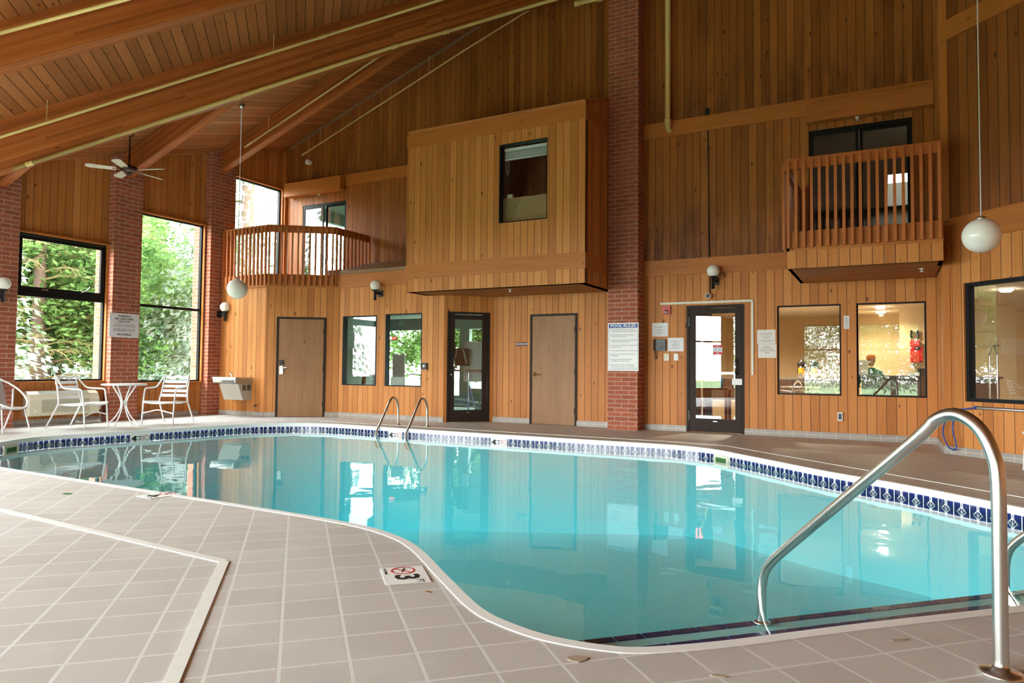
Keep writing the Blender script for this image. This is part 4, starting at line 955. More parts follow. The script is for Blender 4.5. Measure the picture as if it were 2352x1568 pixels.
# conduit and cameras
ct,cb=fM(1625,258),fM(1631.5,676); r=empty('cable_conduit',(cb.x,YM-.01,cb.z),None,'thin black conduit running down the wall to the small camera','conduit'); mb=MB(); mb.tube([(ct.x-cb.x,0,ct.z-cb.z),(0,0,.02)],.009,8); mb.build('conduit_tube','black_plastic',r); mb=MB(); mb.box((ct.x-cb.x,-.01,ct.z-cb.z),(.07,.05,.12)); mb.build('junction_box','black_plastic',r)
def dome(p,n,s,look,lab):
    r=empty('security_camera',p,wallrot(n),lab,'security camera','security cameras'); mb=MB(); mb.lathe([(s*.8,0),(s*.8,.02),(s*.6,.03)],(0,0,0),20); mb.lathe(sphere(s,12),(0,0,.03+s*.8),24); mb.build('camera_housing','white_plastic',r)
    l=Vector(look).normalized(); c=Vector((0,0,.03+s*.8)); q=l.to_track_quat('Z','Y').to_matrix(); mb=MB(); mb.lathe([(s*.62,s*.82),(s*.55,s*.95),(s*.3,s*.98),(1e-4,s*.99)],tuple(c),20,q); mb.build('camera_lens','black_plastic',r)
dome(fM(1629,680)+Vector((0,-.001,0)),N1,.052,(-.1,-.1,1),'small white dome camera below the black conduit'); dome(ony(713,374,YU-.001),N1,.07,(-.7,.2,.7),'white dome camera on the gable wall above the left balcony')
# ================================================================ WATER FOUNTAIN, AIR CONDITIONER
fx=lambda x,y:ony(x,y,10.38)
c=fx(556,900); r=empty('drinking_fountain',(c.x+.02,10.379,.34),wallrot(N1),'grey wall mounted water fountain at the left wall under a globe light','water fountain'); z0=.34
def fpoly(mb,P,x0,x1):
    n=len(P)
    for i in range(n):
        a,b=P[i],P[(i+1)%n]; mb.face([(x0,a[1],a[0]),(x0,b[1],b[0]),(x1,b[1],b[0]),(x1,a[1],a[0])][::-1])
    mb.face([(x0,p[1],p[0]) for p in P]); mb.face([(x1,p[1],p[0]) for p in P[::-1]])
mb=MB(); fpoly(mb,[(0,0),(.22,0),(.36,.34),(0,.34)],-.30,.27); mb.build('cabinet','fountain_beige',r)
mb=MB(); fpoly(mb,[(0,.345),(.40,.345),(.43,.36),(.43,.44),(0,.44)],-.40,.28); mb.build('upper_housing','fountain_steel',r,bevel=.01)
mb=MB(); fpoly(mb,[(0,.44),(.44,.44),(.44,.475),(0,.475)],-.41,.29); tp=mb.build('basin_rim','silver',r,bevel=.01)
mb=MB(); mb.tube(smoothc([(-.17,.475,.14),(-.17,.53,.14),(-.16,.555,.17),(-.15,.54,.20)],4,False),.017,10); mb.build('bubbler','chrome',r)
mb=MB(); mb.box((-.27,.395,.432),(.20,.045,.01)); mb.build('push_bar','fountain_beige',r)
for i in range(2):
    mb=MB(); mb.box((.272,.26,.08+.12*i),(.004,.12,.09)); 
    for j in range(7): mb.box((.275,.21+j*.016,.08+.12*i),(.004,.006,.085))
    mb.build('vent_grille','fountain_dark',r)
mb=MB(); mb.box((.05,.39,.433),(.35,.05,.006)); mb.build('dark_panel','fountain_dark',r)
p=ony(586,931,10.37); mb=MB(); mb.tube([(p.x-.03,10.378,p.z),(p.x,10.35,p.z-.01),(p.x+.05,10.34,p.z+.01)],.018,8); single(mb,'drain_valve','grey_plastic','small dark pipe valve on the wall below the water fountain','valve')
r=empty('wall_air_conditioner',(-12.845,7.135,.17),wallrot((1,0,0)),'long beige air conditioner under the first left window','air conditioner')
mb=MB(); P=[(0,0),(.24,0),(.25,.03),(.25,.27),(.20,.37),(.12,.42),(0,.42)]; fpoly(mb,P,-.585,.585); mb.build('casing','ptac_beige',r,bevel=.008)
for i in range(11): 
    mb=MB(); mb.box((0,.06+i*.021,.252),(.80,.006,.008)); mb.build('louver','ptac_dark',r)
mb=MB(); mb.face([(-.42,.365,.205),(.42,.365,.205),(.42,.415,.13),(-.42,.415,.13)]); mb.v=[(x,y+.004,z+.004) for x,y,z in mb.v]; mb.build('air_outlet','ptac_dark',r)
mb=MB(); mb.box((-.5,.09,.252),(.03,.03,.004)); mb.build('label','white_paint',r)
mb=MB(); P=[onx(232,935,-12.8),onx(236,950,-12.7),onx(215,963,-12.6)]; 
cp=[Vector((-12.83,7.84,.24)),Vector((-12.78,7.86,.10)),Vector((-12.74,7.78,.02))]+[Vector((-12.62+.10*math.cos(a),7.55+.22*math.sin(a),.012+.002*k)) for k,a in enumerate([PI/2+j*PI/6 for j in range(20)])]
mb.tube(smoothc(cp,3,False),.007,6); o=mb.build('power_cord','white_plastic'); o.parent=r; o.matrix_parent_inverse=r.matrix_world.inverted(); o['label']='white power cord coiled on the floor'
mb=MB(); mb.box((-12.82,7.845,.27),(.05,.06,.09)); o=mb.build('power_plug','white_plastic'); o.parent=r; o.matrix_parent_inverse=r.matrix_world.inverted()
# ================================================================ FURNITURE
def tubes(lst,r_,mat,name,parent,n=8):
    mb=MB(); 
    for p in lst: mb.tube(p,r_,n)
    return mb.build(name,mat,parent)
def slatchair(loc,ang,lab):
    r=empty('patio_armchair',loc,zrot(ang),lab,'chair','white slatted armchairs'); t=.0135   # local +x = forward
    for s in(-1,1):
        y=s*.29
        tubes([fillet([(.27,y,0),(.24,y,.40),(.20,y,.64),(-.02,y*.98,.645),(-.13,y*.98,.655),(-.29,y*.82,.86)],.05)],t,'white_paint','leg',r)
        tubes([fillet([(-.40,y,0),(-.20,y*.95,.40),(-.23,y*.86,.55),(-.30,y*.82,.86)],.04)],t,'white_paint','leg',r)
        tubes([[(.245,y,.41),(-.20,y*.95,.385)]],t,'white_paint','seat_rail',r)
    tubes([fillet([(.262,-.29,.20),(.256,-.16,.23),(.255,0,.27),(.256,.16,.23),(.262,.29,.20)],.08)],.012,'white_paint','stretcher',r)
    mb=MB(); mb.tube(smoothc([(.27,-.28,.405),(.30,-.15,.385),(.305,0,.378),(.30,.15,.385),(.27,.28,.405)],4,False),.013,8); mb.build('front_rail','white_paint',r)
    for i in range(7):
        x=.235-i*.064; mb=MB(); mb.box((x,0,.405-.05*(1-abs(x-.02)/.3)*.5-.012),(.055,.55,.012)); mb.build('seat_slat','white_paint',r)
    for i in range(5):
        f=i/4; z=.50+.33*f; x=-.215-.085*f-.01; mb=MB(); P=[(x-.02*math.cos(k/8*PI*1. - PI/2)+0.0,-.245+.49*k/8,z+(.02*math.cos((k/8-.5)*4*PI) if i==4 else 0)) for k in range(9)]
        for a,b in zip(P[:-1],P[1:]): mb.beam(a,b,.010,.052)
        mb.build('back_slat','white_paint',r)
    return r
slatchair((-11.86,6.97,0),math.radians(24),'white slatted armchair in front of the beige air conditioner')
slatchair((-11.38,8.20,0),math.radians(-68),'white slatted armchair right of the small round table')
slatchair((1.70,9.12,0),math.radians(200),'white armchair cut off by the right picture edge')
r=empty('bistro_table',(-11.42,7.42,0),None,'small round white bistro table between two armchairs','table')
mb=MB(); mb.lathe([(1e-4,.70),(.33,.70),(.35,.712),(.35,.725),(.33,.73),(1e-4,.73)],(0,0,0),40); mb.build('table_top','white_paint',r)
for k in range(4):
    a=PI/4+k*PI/2-.3; c_,s_=math.cos(a),math.sin(a); pr=[(.20,.70),(.15,.62),(.075,.50),(.045,.40),(.06,.30),(.14,.16),(.23,.07),(.27,.0)]
    tubes([smoothc([(x*c_,x*s_,z) for x,z in pr],4,False)],.012,'white_paint','leg',r)
mb=MB(); mb.lathe([(.05,.36),(.05,.44)],(0,0,0),4); mb.build('centre_bracket','white_paint',r)
r=empty('sling_tub_chair',(-12.0,5.85,0),zrot(math.radians(15)),'white round armed chair with grey sling back at the left picture edge','chair')
rim=[(.27*math.cos(a)*1.15,.31*math.sin(a),.62-.20*math.cos(a) if 0 else .60-.24*math.cos(a)) for a in [k*2*PI/28 for k in range(28)]]
mb=MB(); mb.tube([(x,y,z) for x,y,z in rim],.014,10,closed=True); mb.build('hoop_frame','white_paint',r)
for x,y,z in((.22,.20,.40),(.22,-.20,.40),(-.10,.25,.66),(-.10,-.25,.66)):
    sx=1 if x>0 else -1; tubes([fillet([(x,y,z),(x*.9,y*.95,.36),(x+.06*sx if sx>0 else -.30,y*1.15,0)],.05)],.0125,'white_paint','leg',r)
mb=MB()
for i in range(10):
    for j in range(6):
        def P(u,v): 
            y=-.25+.5*v; s=u*1.0; 
            return (.26-s*.9,y*(1-.1*u),.375-.03*math.sin(PI*v)) if s<.5 else (-.19-(s-.5)*.22,y*(1-.1*u),.375+(s-.5)*.9-.0)
        u0,u1,v0,v1=i/10,(i+1)/10,j/6,(j+1)/6; mb.face([P(u0,v0),P(u1,v0),P(u1,v1),P(u0,v1)],smooth=True)
        mb.face([tuple(Vector(q)-Vector((.004,0,.006))) for q in (P(u0,v0),P(u0,v1),P(u1,v1),P(u1,v0))],smooth=True)
mb.build('sling_seat','sling_grey',r)
# vacuum pole and hose on the right wall
q0=onp(2248,936,(.72,10.68,0),(1,1,0))+Vector((-S2,-S2,0))*.06; dE=Vector((S2,-S2,0))
r=empty('pool_pole',q0,None,'long grey metal pole held along the right wall below the window','pole'); mb=MB(); mb.tube([(0,0,0),tuple(dE*3.2)],.018,12); mb.build('pole_tube','silver',r); mb=MB(); mb.tube([(0,0,0),tuple(dE*.03)],.022,12); mb.build('blue_collar','hose_blue',r)
for s in(.12,.3,1.6):
    mb=MB(); mb.beam(tuple(dE*s),tuple(dE*s+Vector((S2,S2,0))*.055),.02,.03); mb.build('wall_hook','silver',r)
f=lambda x,y:onp(x,y,(.66,10.62,0),(1,1,0)); mb=MB(); mb.tube(smoothc([q0,f(2215,939)-Vector((.0,.0,0)),f(2190,942),f(2172,965),f(2166,995),f(2178,1025),f(2193,1033),f(2196,1018),f(2188,985),f(2194,950),f(2205,941)],6,False),.009,8); single(mb,'blue_hose','hose_blue','thin blue hose looped at the right corner under the pole','hose')
# ================================================================ ROOMS BEHIND THE GLASS
def slab(name,a,b,mat): mb=MB(); mb.box2(a,b); return struct(mb.build(name,mat))
LC=2.42; YB=19.0
# lobby
mb=MB(); lob=[(-3.6,12.12),(.87,12.12),(.87,10.79),(6.7,4.96),(8,4.96),(8,YB),(-3.6,YB)]
mb.prism(lob,-.06,0.); struct(mb.build('floor_lobby','lobby_floor_tile')); mb=MB(); mb.prism(lob,LC,LC+.06); struct(mb.build('ceiling_lobby','cream_ceiling'))
slab('wall_lobby_back',(-3.7,YB,0),(8,YB+.1,LC),'beige_wall'); slab('wall_lobby_west',(-3.7,12.12,0),(-3.6,YB,LC),'beige_wall'); slab('wall_lobby_east',(8,4.96,0),(8.1,YB,LC),'beige_wall')
slab('wall_lobby_divider',(-.62,13.6,0),(-.53,YB,LC),'beige_wall'); 
# gypsum lining on the lobby side of the pool wall
wall('wall_lobby_lining',(XR,12.105),(-3.6,12.105),(0,-1),0,LC,[(mx(.589),mx(-.336),.67,2.10),(mx(-.554),mx(-1.49),.67,2.10),(mx(-2.0),mx(-2.955),0,2.15)],'beige_wall',.01)
def downl(px,py,lab):
    p=onz(px,py,LC); r=empty('recessed_downlight',(p.x,p.y,LC),None,lab,'ceiling light','lobby downlights'); mb=MB(); mb.lathe([(1e-4,-.05),(.07,-.045),(.105,-.01),(.105,0)],(0,0,0),24); mb.build('lamp_disc','downlight',r)
    mb=MB(); mb.lathe([(.10,-.006),(.125,-.006),(.125,0)],(0,0,0),24); mb.build('trim_ring','white_plastic',r)
    l=bpy.data.lights.new('downlight_lamp','SPOT'); l.spot_size=2.7; l.spot_blend=.6; l.energy=60; l.color=(1,.8,.55); l.shadow_soft_size=.08; lo=bpy.data.objects.new('downlight_lamp',l); COL.objects.link(lo); lo.location=(p.x,p.y,LC-.07)
downl(2022,704,'nearest of three lit downlights in the lobby ceiling'); downl(2023,715,'middle of three lit downlights in the lobby ceiling'); downl(2024,723.5,'farthest of three lit downlights in the lobby ceiling'); downl(2311,664,'lit downlight seen through the large right window')
for x,y in ((-2.2,14.2),(-1.8,16.4)):  # added spots without fixtures, brighten the left part of the lobby
    l=bpy.data.lights.new('lobby_fill','SPOT'); l.spot_size=2.7; l.spot_blend=.6; l.energy=130; l.color=(1,.84,.64); l.shadow_soft_size=.15; lo=bpy.data.objects.new('lobby_fill',l); COL.objects.link(lo); lo.location=(x,y,LC-.07)
# breakfast counter with airpots and a drink dispenser
CY=16.6; r=empty('breakfast_counter',(-2.1,CY+.3,0),None,'long dark counter behind the first lobby window','counter'); mb=MB(); mb.box((0,0,.43),(2.85,.6,.86)); mb.build('cabinet_body','counter_dark',r); mb=MB(); mb.box((0,0,.875),(2.88,.66,.04)); mb.build('counter_top','counter_top',r)
for i in range(5): mb=MB(); mb.box((-1.25+i*.62,-.305,.72),(.56,.015,.2)); d_=mb.build('drawer','desk_brown',r); mb=MB(); mb.lathe(sphere(.015,6),(-1.25+i*.62,-.325,.72),10); mb.build('knob','brass',d_)
def airpot(px,lab):
    p=ony(px,868,CY+.1); r=empty('airpot',(p.x,CY+.12,.895),None,lab,'coffee airpot','coffee airpots on the counter'); mb=MB(); mb.lathe([(.085,0),(.09,.01),(.09,.26)],(0,0,0),24); mb.build('steel_body','chrome',r)
    mb=MB(); mb.lathe([(.092,.26),(.092,.30),(.075,.36),(.03,.38),(.03,.41),(1e-4,.415)],(0,0,0),24); mb.box((0,-.08,.345),(.03,.09,.03)); mb.build('pump_lid','black_plastic',r)
    mb=MB(); mb.tube([(.095,0,.30),(.12,0,.24),(.10,0,.12)],.008,6); mb.build('carry_handle','black_plastic',r)
    mb=MB(); 
    for k in range(8):
        a0,a1=-PI/2-.7+k*.175,-PI/2-.7+(k+1)*.175; mb.face([(.092*math.cos(a0),.092*math.sin(a0),.11),(.092*math.cos(a1),.092*math.sin(a1),.11),(.092*math.cos(a1),.092*math.sin(a1),.22),(.092*math.cos(a0),.092*math.sin(a0),.22)])
    mb.build('yellow_label','label_yellow',r)
airpot(1841,'left coffee airpot on the counter behind the first lobby window'); airpot(1870,'right coffee airpot next to the drink dispenser')
p=ony(1914,868,CY+.1); r=empty('drink_dispenser',(p.x,CY+.12,.895),None,'tall clear drink dispenser on the counter at the window edge','drink dispenser'); mb=MB(); mb.lathe([(.11,.16),(.11,.50)],(0,0,0),24); mb.build('clear_tank','clear_acrylic',r)
mb=MB(); mb.lathe([(.12,.50),(.12,.53),(1e-4,.54)]); mb.build('lid','white_plastic',r); mb=MB(); mb.lathe([(.09,0),(.10,.02),(.06,.05),(.06,.13),(.11,.16),(1e-4,.16)]); mb.build('pedestal_base','chrome',r); mb=MB(); mb.box((0,-.12,.19),(.02,.05,.03)); mb.build('tap','black_plastic',r)
mb=MB(); mb.tube([(0,0,.18),(0,0,.49)],.03,12); mb.build('ice_core','silver',r)
# wire bistro chairs in front of the counter
def wirechair(px,Y,ang,lab):
    p=ony(px,860,Y); r=empty('wire_chair',(p.x,Y,0),zrot(ang),lab,'chair','metal chairs in the lobby')
    mb=MB(); mb.tube(smoothc([(-.2,-.2,.45),(-.24,-.2,.75),(-.26,0,.86),(-.24,.2,.75),(-.2,.2,.45)],5,False),.010,8); mb.build('back_hoop','silver',r)
    mb=MB(); mb.lathe([(1e-4,.45),(.22,.45),(.22,.465),(1e-4,.47)],(0,0,0),24); mb.build('seat','silver',r)
    for a in range(4): 
        an=PI/4+a*PI/2; mb=MB(); mb.tube([(.17*math.cos(an),.17*math.sin(an),.45),(.23*math.cos(an),.23*math.sin(an),0)],.010,8); mb.build('leg','silver',r)
    mb=MB(); mb.tube(smoothc([(-.22,.2,.66),(0,.25,.68),(.15,.22,.62),(.17,.2,.45)],4,False),.009,6); mb.tube(smoothc([(-.22,-.2,.66),(0,-.25,.68),(.15,-.22,.62),(.17,-.2,.45)],4,False),.009,6); mb.build('arm','silver',r)
wirechair(1812,14.2,2.6,'left wire chair behind the first lobby window'); wirechair(1862,14.4,.5,'middle wire chair behind the first lobby window'); wirechair(1906,14.0,1.2,'right wire chair behind the first lobby window')
r=empty('cafe_table',(ony(1838,860,14.9).x,14.9,0),None,'round metal table among the wire chairs','table'); mb=MB(); mb.lathe([(1e-4,.72),(.38,.72),(.38,.74),(1e-4,.745)],(0,0,0),32); mb.build('table_top','silver',r); mb=MB(); mb.tube([(0,0,0.01),(0,0,.72)],.03,12); mb.lathe([(.22,0),(.22,.015),(.04,.03)]); mb.build('pedestal','silver',r)
# reception desk, person, fire panels
r=empty('reception_desk',(.75,15.3,0),None,'dark reception desk behind the second lobby window','desk'); mb=MB(); mb.box((0,0,.47),(2.2,.5,.94)); mb.build('desk_body','desk_brown',r); mb=MB(); mb.box((0,0,.96),(2.3,.6,.04)); mb.build('desk_top','desk_brown',r)
def onb(f,x0,y0,x1,y1): return corners(f,x0,y0,x1,y1)
fB=lambda x,y:ony(x,y,17.2)
slab('wall_lobby_office',(.35,17.2,0),(2.4,17.3,LC),'beige_wall')
r,w,h=plate('fire_alarm_cabinet',fB,(2091,796,2118.5,832),N1,.1,'alarm_red','large red fire alarm cabinet on the lobby wall','alarm panel',part='cabinet'); mb=MB(); mb.box((w*.1,h*.38,.102),(w*.5,h*.18,.006)); mb.build('display','ink_black',r); mb=MB(); mb.lathe([(.012,.1),(.012,.106),(1e-4,.107)],(w*.42,0,0),10); mb.build('key_lock','silver',r); mb=MB(); mb.box((w*.36,-h*.45,.101),(w*.25,.02,.003)); mb.build('maker_label','ink_black',r)
r,w,h=plate('fire_communicator_box',fB,(2090,782,2111,794.5),N1,.1,'alarm_red','smaller red box with two antennas above the red alarm cabinet','alarm panel',part='box_body')
for s in(-1,1): mb=MB(); mb.tube([(s*w*.34,h*.5,.05),(s*w*.34,h*.5+.05,.05)],.008,6); mb.tube([(s*w*.34,h*.5+.05,.05),(s*w*.34,h*.5+.07,.05),(s*w*.34,h*.5+.22,.05)],[.014,.028,.02],8); mb.build('antenna','black_plastic',r)
p=ony(2120,853,15.25); mb=MB(); mb.box((p.x,15.3,1.05),(.18,.12,.14)); single(mb,'card_terminal','black_plastic','small black terminal at the right end of the reception desk','terminal',origin=(p.x,15.3,.98))
for px in (2090,2104): p=ony(px,858,15.25); mb=MB(); mb.box((p.x,15.22,1.01),(.11,.09,.06)); single(mb,'card_holder','white_plastic','white leaflet holder on the reception desk','leaflet holder','leaflet holders on the reception desk',origin=(p.x,15.22,.98))
p=ony(1977,850,15.2); mb=MB(); mb.box((0,0,0),(.22,.02,.30),Matrix.Rotation(-.35,3,'X')); mb.v=[(v[0]+p.x+.02,v[1]+15.25,v[2]+1.13) for v in mb.v]; single(mb,'leaflet_stand','paper_warm','slanted cream board standing on the reception desk','display board')
# person at the desk: head and torso visible above the desk
PX=-.19; r=empty('person',(PX,16.0,0),zrot(-.3),'person in a green shirt and orange cap seated behind the reception desk','person')
def skinmesh(verts,edges,rad,name,mat,parent,sub=1):
    me=bpy.data.meshes.new(name); me.from_pydata(verts,edges,[]); o=bpy.data.objects.new(name,me); COL.objects.link(o); me.materials.append(MATS[mat]); o.parent=parent
    md=o.modifiers.new('skin','SKIN'); md.use_smooth_shade=True
    lay=me.skin_vertices[0] if me.skin_vertices else None
    if lay is None:
        bpy.context.view_layer.update(); lay=me.skin_vertices[0] if me.skin_vertices else None
    if lay:
        for i,a in enumerate(rad): lay.data[i].radius=a if isinstance(a,tuple) else (a,a)
        lay.data[0].use_root=True
    s=o.modifiers.new('sub','SUBSURF'); s.levels=sub; s.render_levels=sub; return o
V=[(0,0,.50),(0,0,.72),(0,0,.92),(0,0,1.06),(0,-.01,1.14),(-.10,0,.50),(-.12,-.42,.48),(-.12,-.45,.08),(.10,0,.50),(.12,-.42,.48),(.12,-.45,.08),(-.19,0,1.02),(-.25,-.06,.76),(-.16,-.30,.74),(.19,0,1.02),(.25,-.06,.76),(.16,-.30,.74),(-.12,-.55,.05),(.12,-.55,.05)]
E_d=[(0,1),(1,2),(2,3),(3,4),(0,5),(5,6),(6,7),(0,8),(8,9),(9,10),(3,11),(11,12),(12,13),(3,14),(14,15),(15,16),(7,17),(10,18)]
skinmesh(V,E_d,[(.15,.11),(.14,.10),(.15,.10),(.10,.08),.05,.09,.07,.045,.09,.07,.045,.06,.042,.032,.06,.042,.032,.04,.04],'body','shirt_green',r)
mb=MB(); mb.lathe([(1e-4,-.12),(.04,-.11),(.065,-.06),(.078,0),(.08,.05),(.06,.10),(1e-4,.125)],(0,-.01,1.27),20); mb.lathe([(1e-4,-.015),(.012,0),(1e-4,.03)],(0,-.09,1.26),8); 
for s in(-1,1): mb.lathe(sphere(.016,6),(s*.08,0,1.27),8)
mb.build('head','skin',r)
for s in(-1,1): mb=MB(); mb.lathe(sphere(.009,5),(s*.028,-.078,1.285),8); mb.build('eye','ink_black',r)
mb=MB(); mb.box((0,-.079,1.215),(.04,.006,.006)); mb.build('mouth','maroon',r)
mb=MB(); mb.lathe([(.088,.0),(.088,.05),(.06,.095),(1e-4,.11)],(0,0,1.30),20); mb.box((0,-.11,1.305),(.12,.09,.012)); mb.build('cap','cap_orange',r)
for s in(-1,1):
    mb=MB(); mb.tube([(s*.16,-.29,.74),(s*.14,-.35,.75),(s*.13,-.38,.75)],[.03,.036,.03],8)
    for k in range(4): x=s*.13+(k-1.5)*.018; mb.tube([(x,-.375,.752),(x,-.415,.752-.003*k),(x,-.445-.01*(k in(1,2)),.742)],[.009,.008,.006],6)
    mb.tube([(s*.13-s*.03,-.35,.75),(s*.13-s*.05,-.38,.748),(s*.13-s*.05,-.41,.742)],[.011,.009,.007],6); mb.build('hand','skin',r)
mb=MB(); mb.box((PX,16.05,.24),(.45,.45,.46)); single(mb,'desk_stool','desk_brown','dark seat under the person behind the reception desk','seat')
# vestibule behind the right glass door: EXIT sign, table, bottles, parasol, white post
p=ony(1603,750,13.9); r=empty('exit_sign',p,wallrot(N1),'red lit exit sign behind the right glass door','exit sign'); mb=MB(); mb.box((-.06,0,-.01),(.34,.20,.03)); mb.build('sign_box','alarm_red',r); text('EXIT',.13,'exit_red',r,-.06,0,.012,bold=True,sx=.8)
slab('wall_vestibule',(-3.6,13.92,0),(-2.95,14.0,LC),'desk_brown')
p=ony(1612,870,13.0); r=empty('closed_parasol',(p.x,13.0,0),None,'closed striped parasol behind the right glass door','parasol')
mb=MB(); K=20
for i in range(12):
    for k in range(K):
        def P(i,k):
            f_=i/12; z=1.52-f_*.68; a=2*PI*k/K; rr_=(.02+.17*f_**.8)*(1+.28*math.cos(8*a)*f_); return (rr_*math.cos(a),rr_*math.sin(a),z)
        mb.face([P(i,k),P(i+1,k),P(i+1,(k+1)%K),P(i,(k+1)%K)],smooth=True)
mb.build('canopy','striped_fabric',r); mb=MB(); mb.tube([(0,0,.05),(0,0,1.58)],.018,8); mb.lathe(sphere(.03,6),(0,0,1.59),10); mb.lathe([(.2,0),(.2,.05),(.03,.07)],(0,0,0),20); mb.build('pole_and_base','white_paint',r)
p=ony(1625,893,13.5); r=empty('side_table',(p.x+.12,13.6,0),None,'dark red wooden table behind the right glass door','table'); mb=MB(); mb.box((0,0,.70),(.55,.4,.04)); mb.build('table_top','dark_wood',r)
for sx in(-1,1):
    for sy in(-1,1): mb=MB(); mb.box((sx*.24,sy*.17,.34),(.05,.05,.68)); mb.build('leg','dark_wood',r)
tx=p.x+.12
mb=MB(); mb.lathe([(1e-4,0),(.035,0),(.038,.11),(.02,.16),(.015,.19),(1e-4,.19)],(tx+.12,13.55,.72),16); single(mb,'blue_bottle','bottle_blue','blue spray bottle on the dark red table','bottle',origin=(tx+.12,13.55,.72))
mb=MB(); mb.lathe([(1e-4,0),(.03,0),(.03,.12),(.012,.15),(1e-4,.17)],(tx-.05,13.6,.72),16); single(mb,'soap_bottle','maroon','dark bottle beside the blue spray bottle','bottle',origin=(tx-.05,13.6,.72))
p=ony(1691,870,13.1); mb=MB(); mb.tube([(p.x,13.1,0),(p.x-.03,13.1,1.65)],.015,8); single(mb,'leaning_pole','white_paint','thin white pole leaning behind the right glass door','pole')
p=ony(1660,940,15); mb=MB(); mb.box((p.x+.35,15.,.25),(1.6,.5,.34)); single(mb,'low_bench','beige_wall','long pale bench low behind the right glass door','bench',origin=(p.x,15,.0))
# luggage cart behind the large right window
p=onp(2282,900,(.72+1.4,10.68+1.4,0),(1,1,0)); r=empty('luggage_cart',(p.x,p.y,0),zrot(-PI/4),'chrome luggage cart standing behind the large right window','luggage cart')
for s in(-1,1): mb=MB(); mb.tube(smoothc([(s*.06,0,.16),(s*.06,0,1.2),(s*.05,0,1.36),(0,0,1.48)],4,False),.014,10); mb.build('post','chrome',r)
for x in(-.02,.02): mb=MB(); mb.tube([(x,0,.16),(x,0,.82)],.007,8); mb.build('rod','chrome',r)
mb=MB(); mb.tube([(-.45,0,1.46),(.12,0,1.46)],.010,8); mb.tube([(-.40,0,1.46),(-.40,0,1.32)],.010,8); mb.build('garment_bar','chrome',r); mb=MB(); mb.box((0,0,.14),(1.0,.55,.04)); mb.build('platform','maroon',r)
for sx in(-1,1):
    for sy in(-1,1): mb=MB(); mb.lathe([(.06,-.02),(.06,.02)],(sx*.4,sy*.2,.06),14,Matrix.Rotation(PI/2,3,'X')); mb.build('wheel','black_plastic',r)
# middle room behind the narrow windows and the angled glass door
RZ=2.42; my=16.0
sv=[(-12.99,10.55),(-11.45,10.55),(-10.25,11.42),(-7.6,11.42),(-6.85,12.12),(-4.4,12.12),(-4.4,my),(-12.99,my)]
mb=MB(); mb.prism(sv,-.06,0.); struct(mb.build('floor_service','room_grey')); mb=MB(); mb.prism(sv,RZ,RZ+.04); struct(mb.build('ceiling_service','room_grey'))
wall('wall_service_north',(-4.4,my),(-13.,my),(0,-1),0,RZ,[(1.,3.4,.5,2.1),(3.8,5.4,.5,2.1),(5.7,8.3,.3,2.1)],'room_grey',.15); slab('wall_service_east',(-4.45,12.12,0),(-4.4,my,RZ),'room_grey'); slab('wall_service_west',(-13.05,11.42,0),(-13.,my,RZ),'room_grey')
p=ony(853,880,13.4); r=empty('wooden_a_frame',(p.x,13.4,0),None,'tall wooden trestle of crossed beams behind the first narrow window','trestle')
for s in(-1,1): mb=MB(); mb.beam((s*.30-.02,s*.05,.0),(s*.03,s*.05,1.62),.09,.05,up=(0,1,0)); mb.build('slanted_post','frame_wood',r)
mb=MB(); mb.box((0,0,.35),(.5,.06,.08)); mb.build('cross_bar','frame_wood',r)
p=ony(910,830,13.6); mb=MB(); mb.box((p.x+.08,13.6,.68),(.36,.03,1.355)); single(mb,'leaning_board','paper','bright white board standing behind the second narrow window','board',origin=(p.x+.08,13.6,.0))
p=ony(906,777,13.2); r=empty('exit_sign',p,wallrot(N1),'small red exit sign behind the second narrow window','exit sign'); mb=MB(); mb.box((0,0,0),(.17,.09,.02)); mb.build('sign_box','alarm_red',r); text('EXIT',.05,'exit_red',r,0,0,.0115,bold=True)
p=ony(914,872,12.4); mb=MB(); mb.box((p.x,12.4,.68),(.38,.03,.32)); mb.box((p.x,12.5,.5),(.38,.2,.03)); mb.box((p.x-.17,12.45,.25),(.03,.2,.5)); mb.box((p.x+.17,12.45,.25),(.03,.2,.5)); single(mb,'white_stand','white_paint','white framed stand at the foot of the second narrow window','stand')
hb=onp(1056,820,(-6.6,12.4,0),(1,-1,0)); hn=wallrot((1,-1,0))
r=empty('hanging_backpack',hb,hn,'brown bag hanging behind the angled glass door','bag'); mb=MB(); mb.box((0,0,-.05),(.38,.34,.12)); mb.build('bag_body','desk_brown',r,bevel=.05)
for s in(-1,1): mb=MB(); mb.tube([(s*.06,.16,.02),(s*.10,.0,.03),(s*.13,-.12,.02)],.018,8); mb.build('strap','sling_grey',r)
q=onp(1088,830,(-6.5,12.6,0),(1,-1,0)); r=empty('white_board',q,hn,'white board leaning behind the angled glass door','board'); mb=MB(); mb.box((0,0,0),(.40,.80,.03)); mb.build('board_sheet','paper',r)
q=onp(1076,905,(-6.6,12.4,0),(1,-1,0)); mb=MB(); mb.tube([(q.x,q.y,0),(q.x,q.y,.95)],.012,8); single(mb,'silver_pole','silver','silver pole standing behind the angled glass door','pole')
mb=MB(); mb.tube(smoothc([(q.x+.02,q.y,.7),(q.x+.08,q.y+.05,.4),(q.x+.2,q.y+.12,.25),(q.x+.15,q.y+.1,.1),(q.x+.02,q.y,.15),(q.x-.02,q.y,.6)],5,False),.012,8); single(mb,'blue_cable','hose_blue','blue hose hanging around the silver pole behind the angled glass door','hose')
mb=MB()
for k in range(40):
    a=R_.random()*6.28; x,y=q.x+.18,q.y+.12; mb.tube([(x,y,.42),(x+.05*math.cos(a),y+.05*math.sin(a),.3),(x+.09*math.cos(a)*(1+R_.random()),y+.09*math.sin(a),.12)],.006,4)
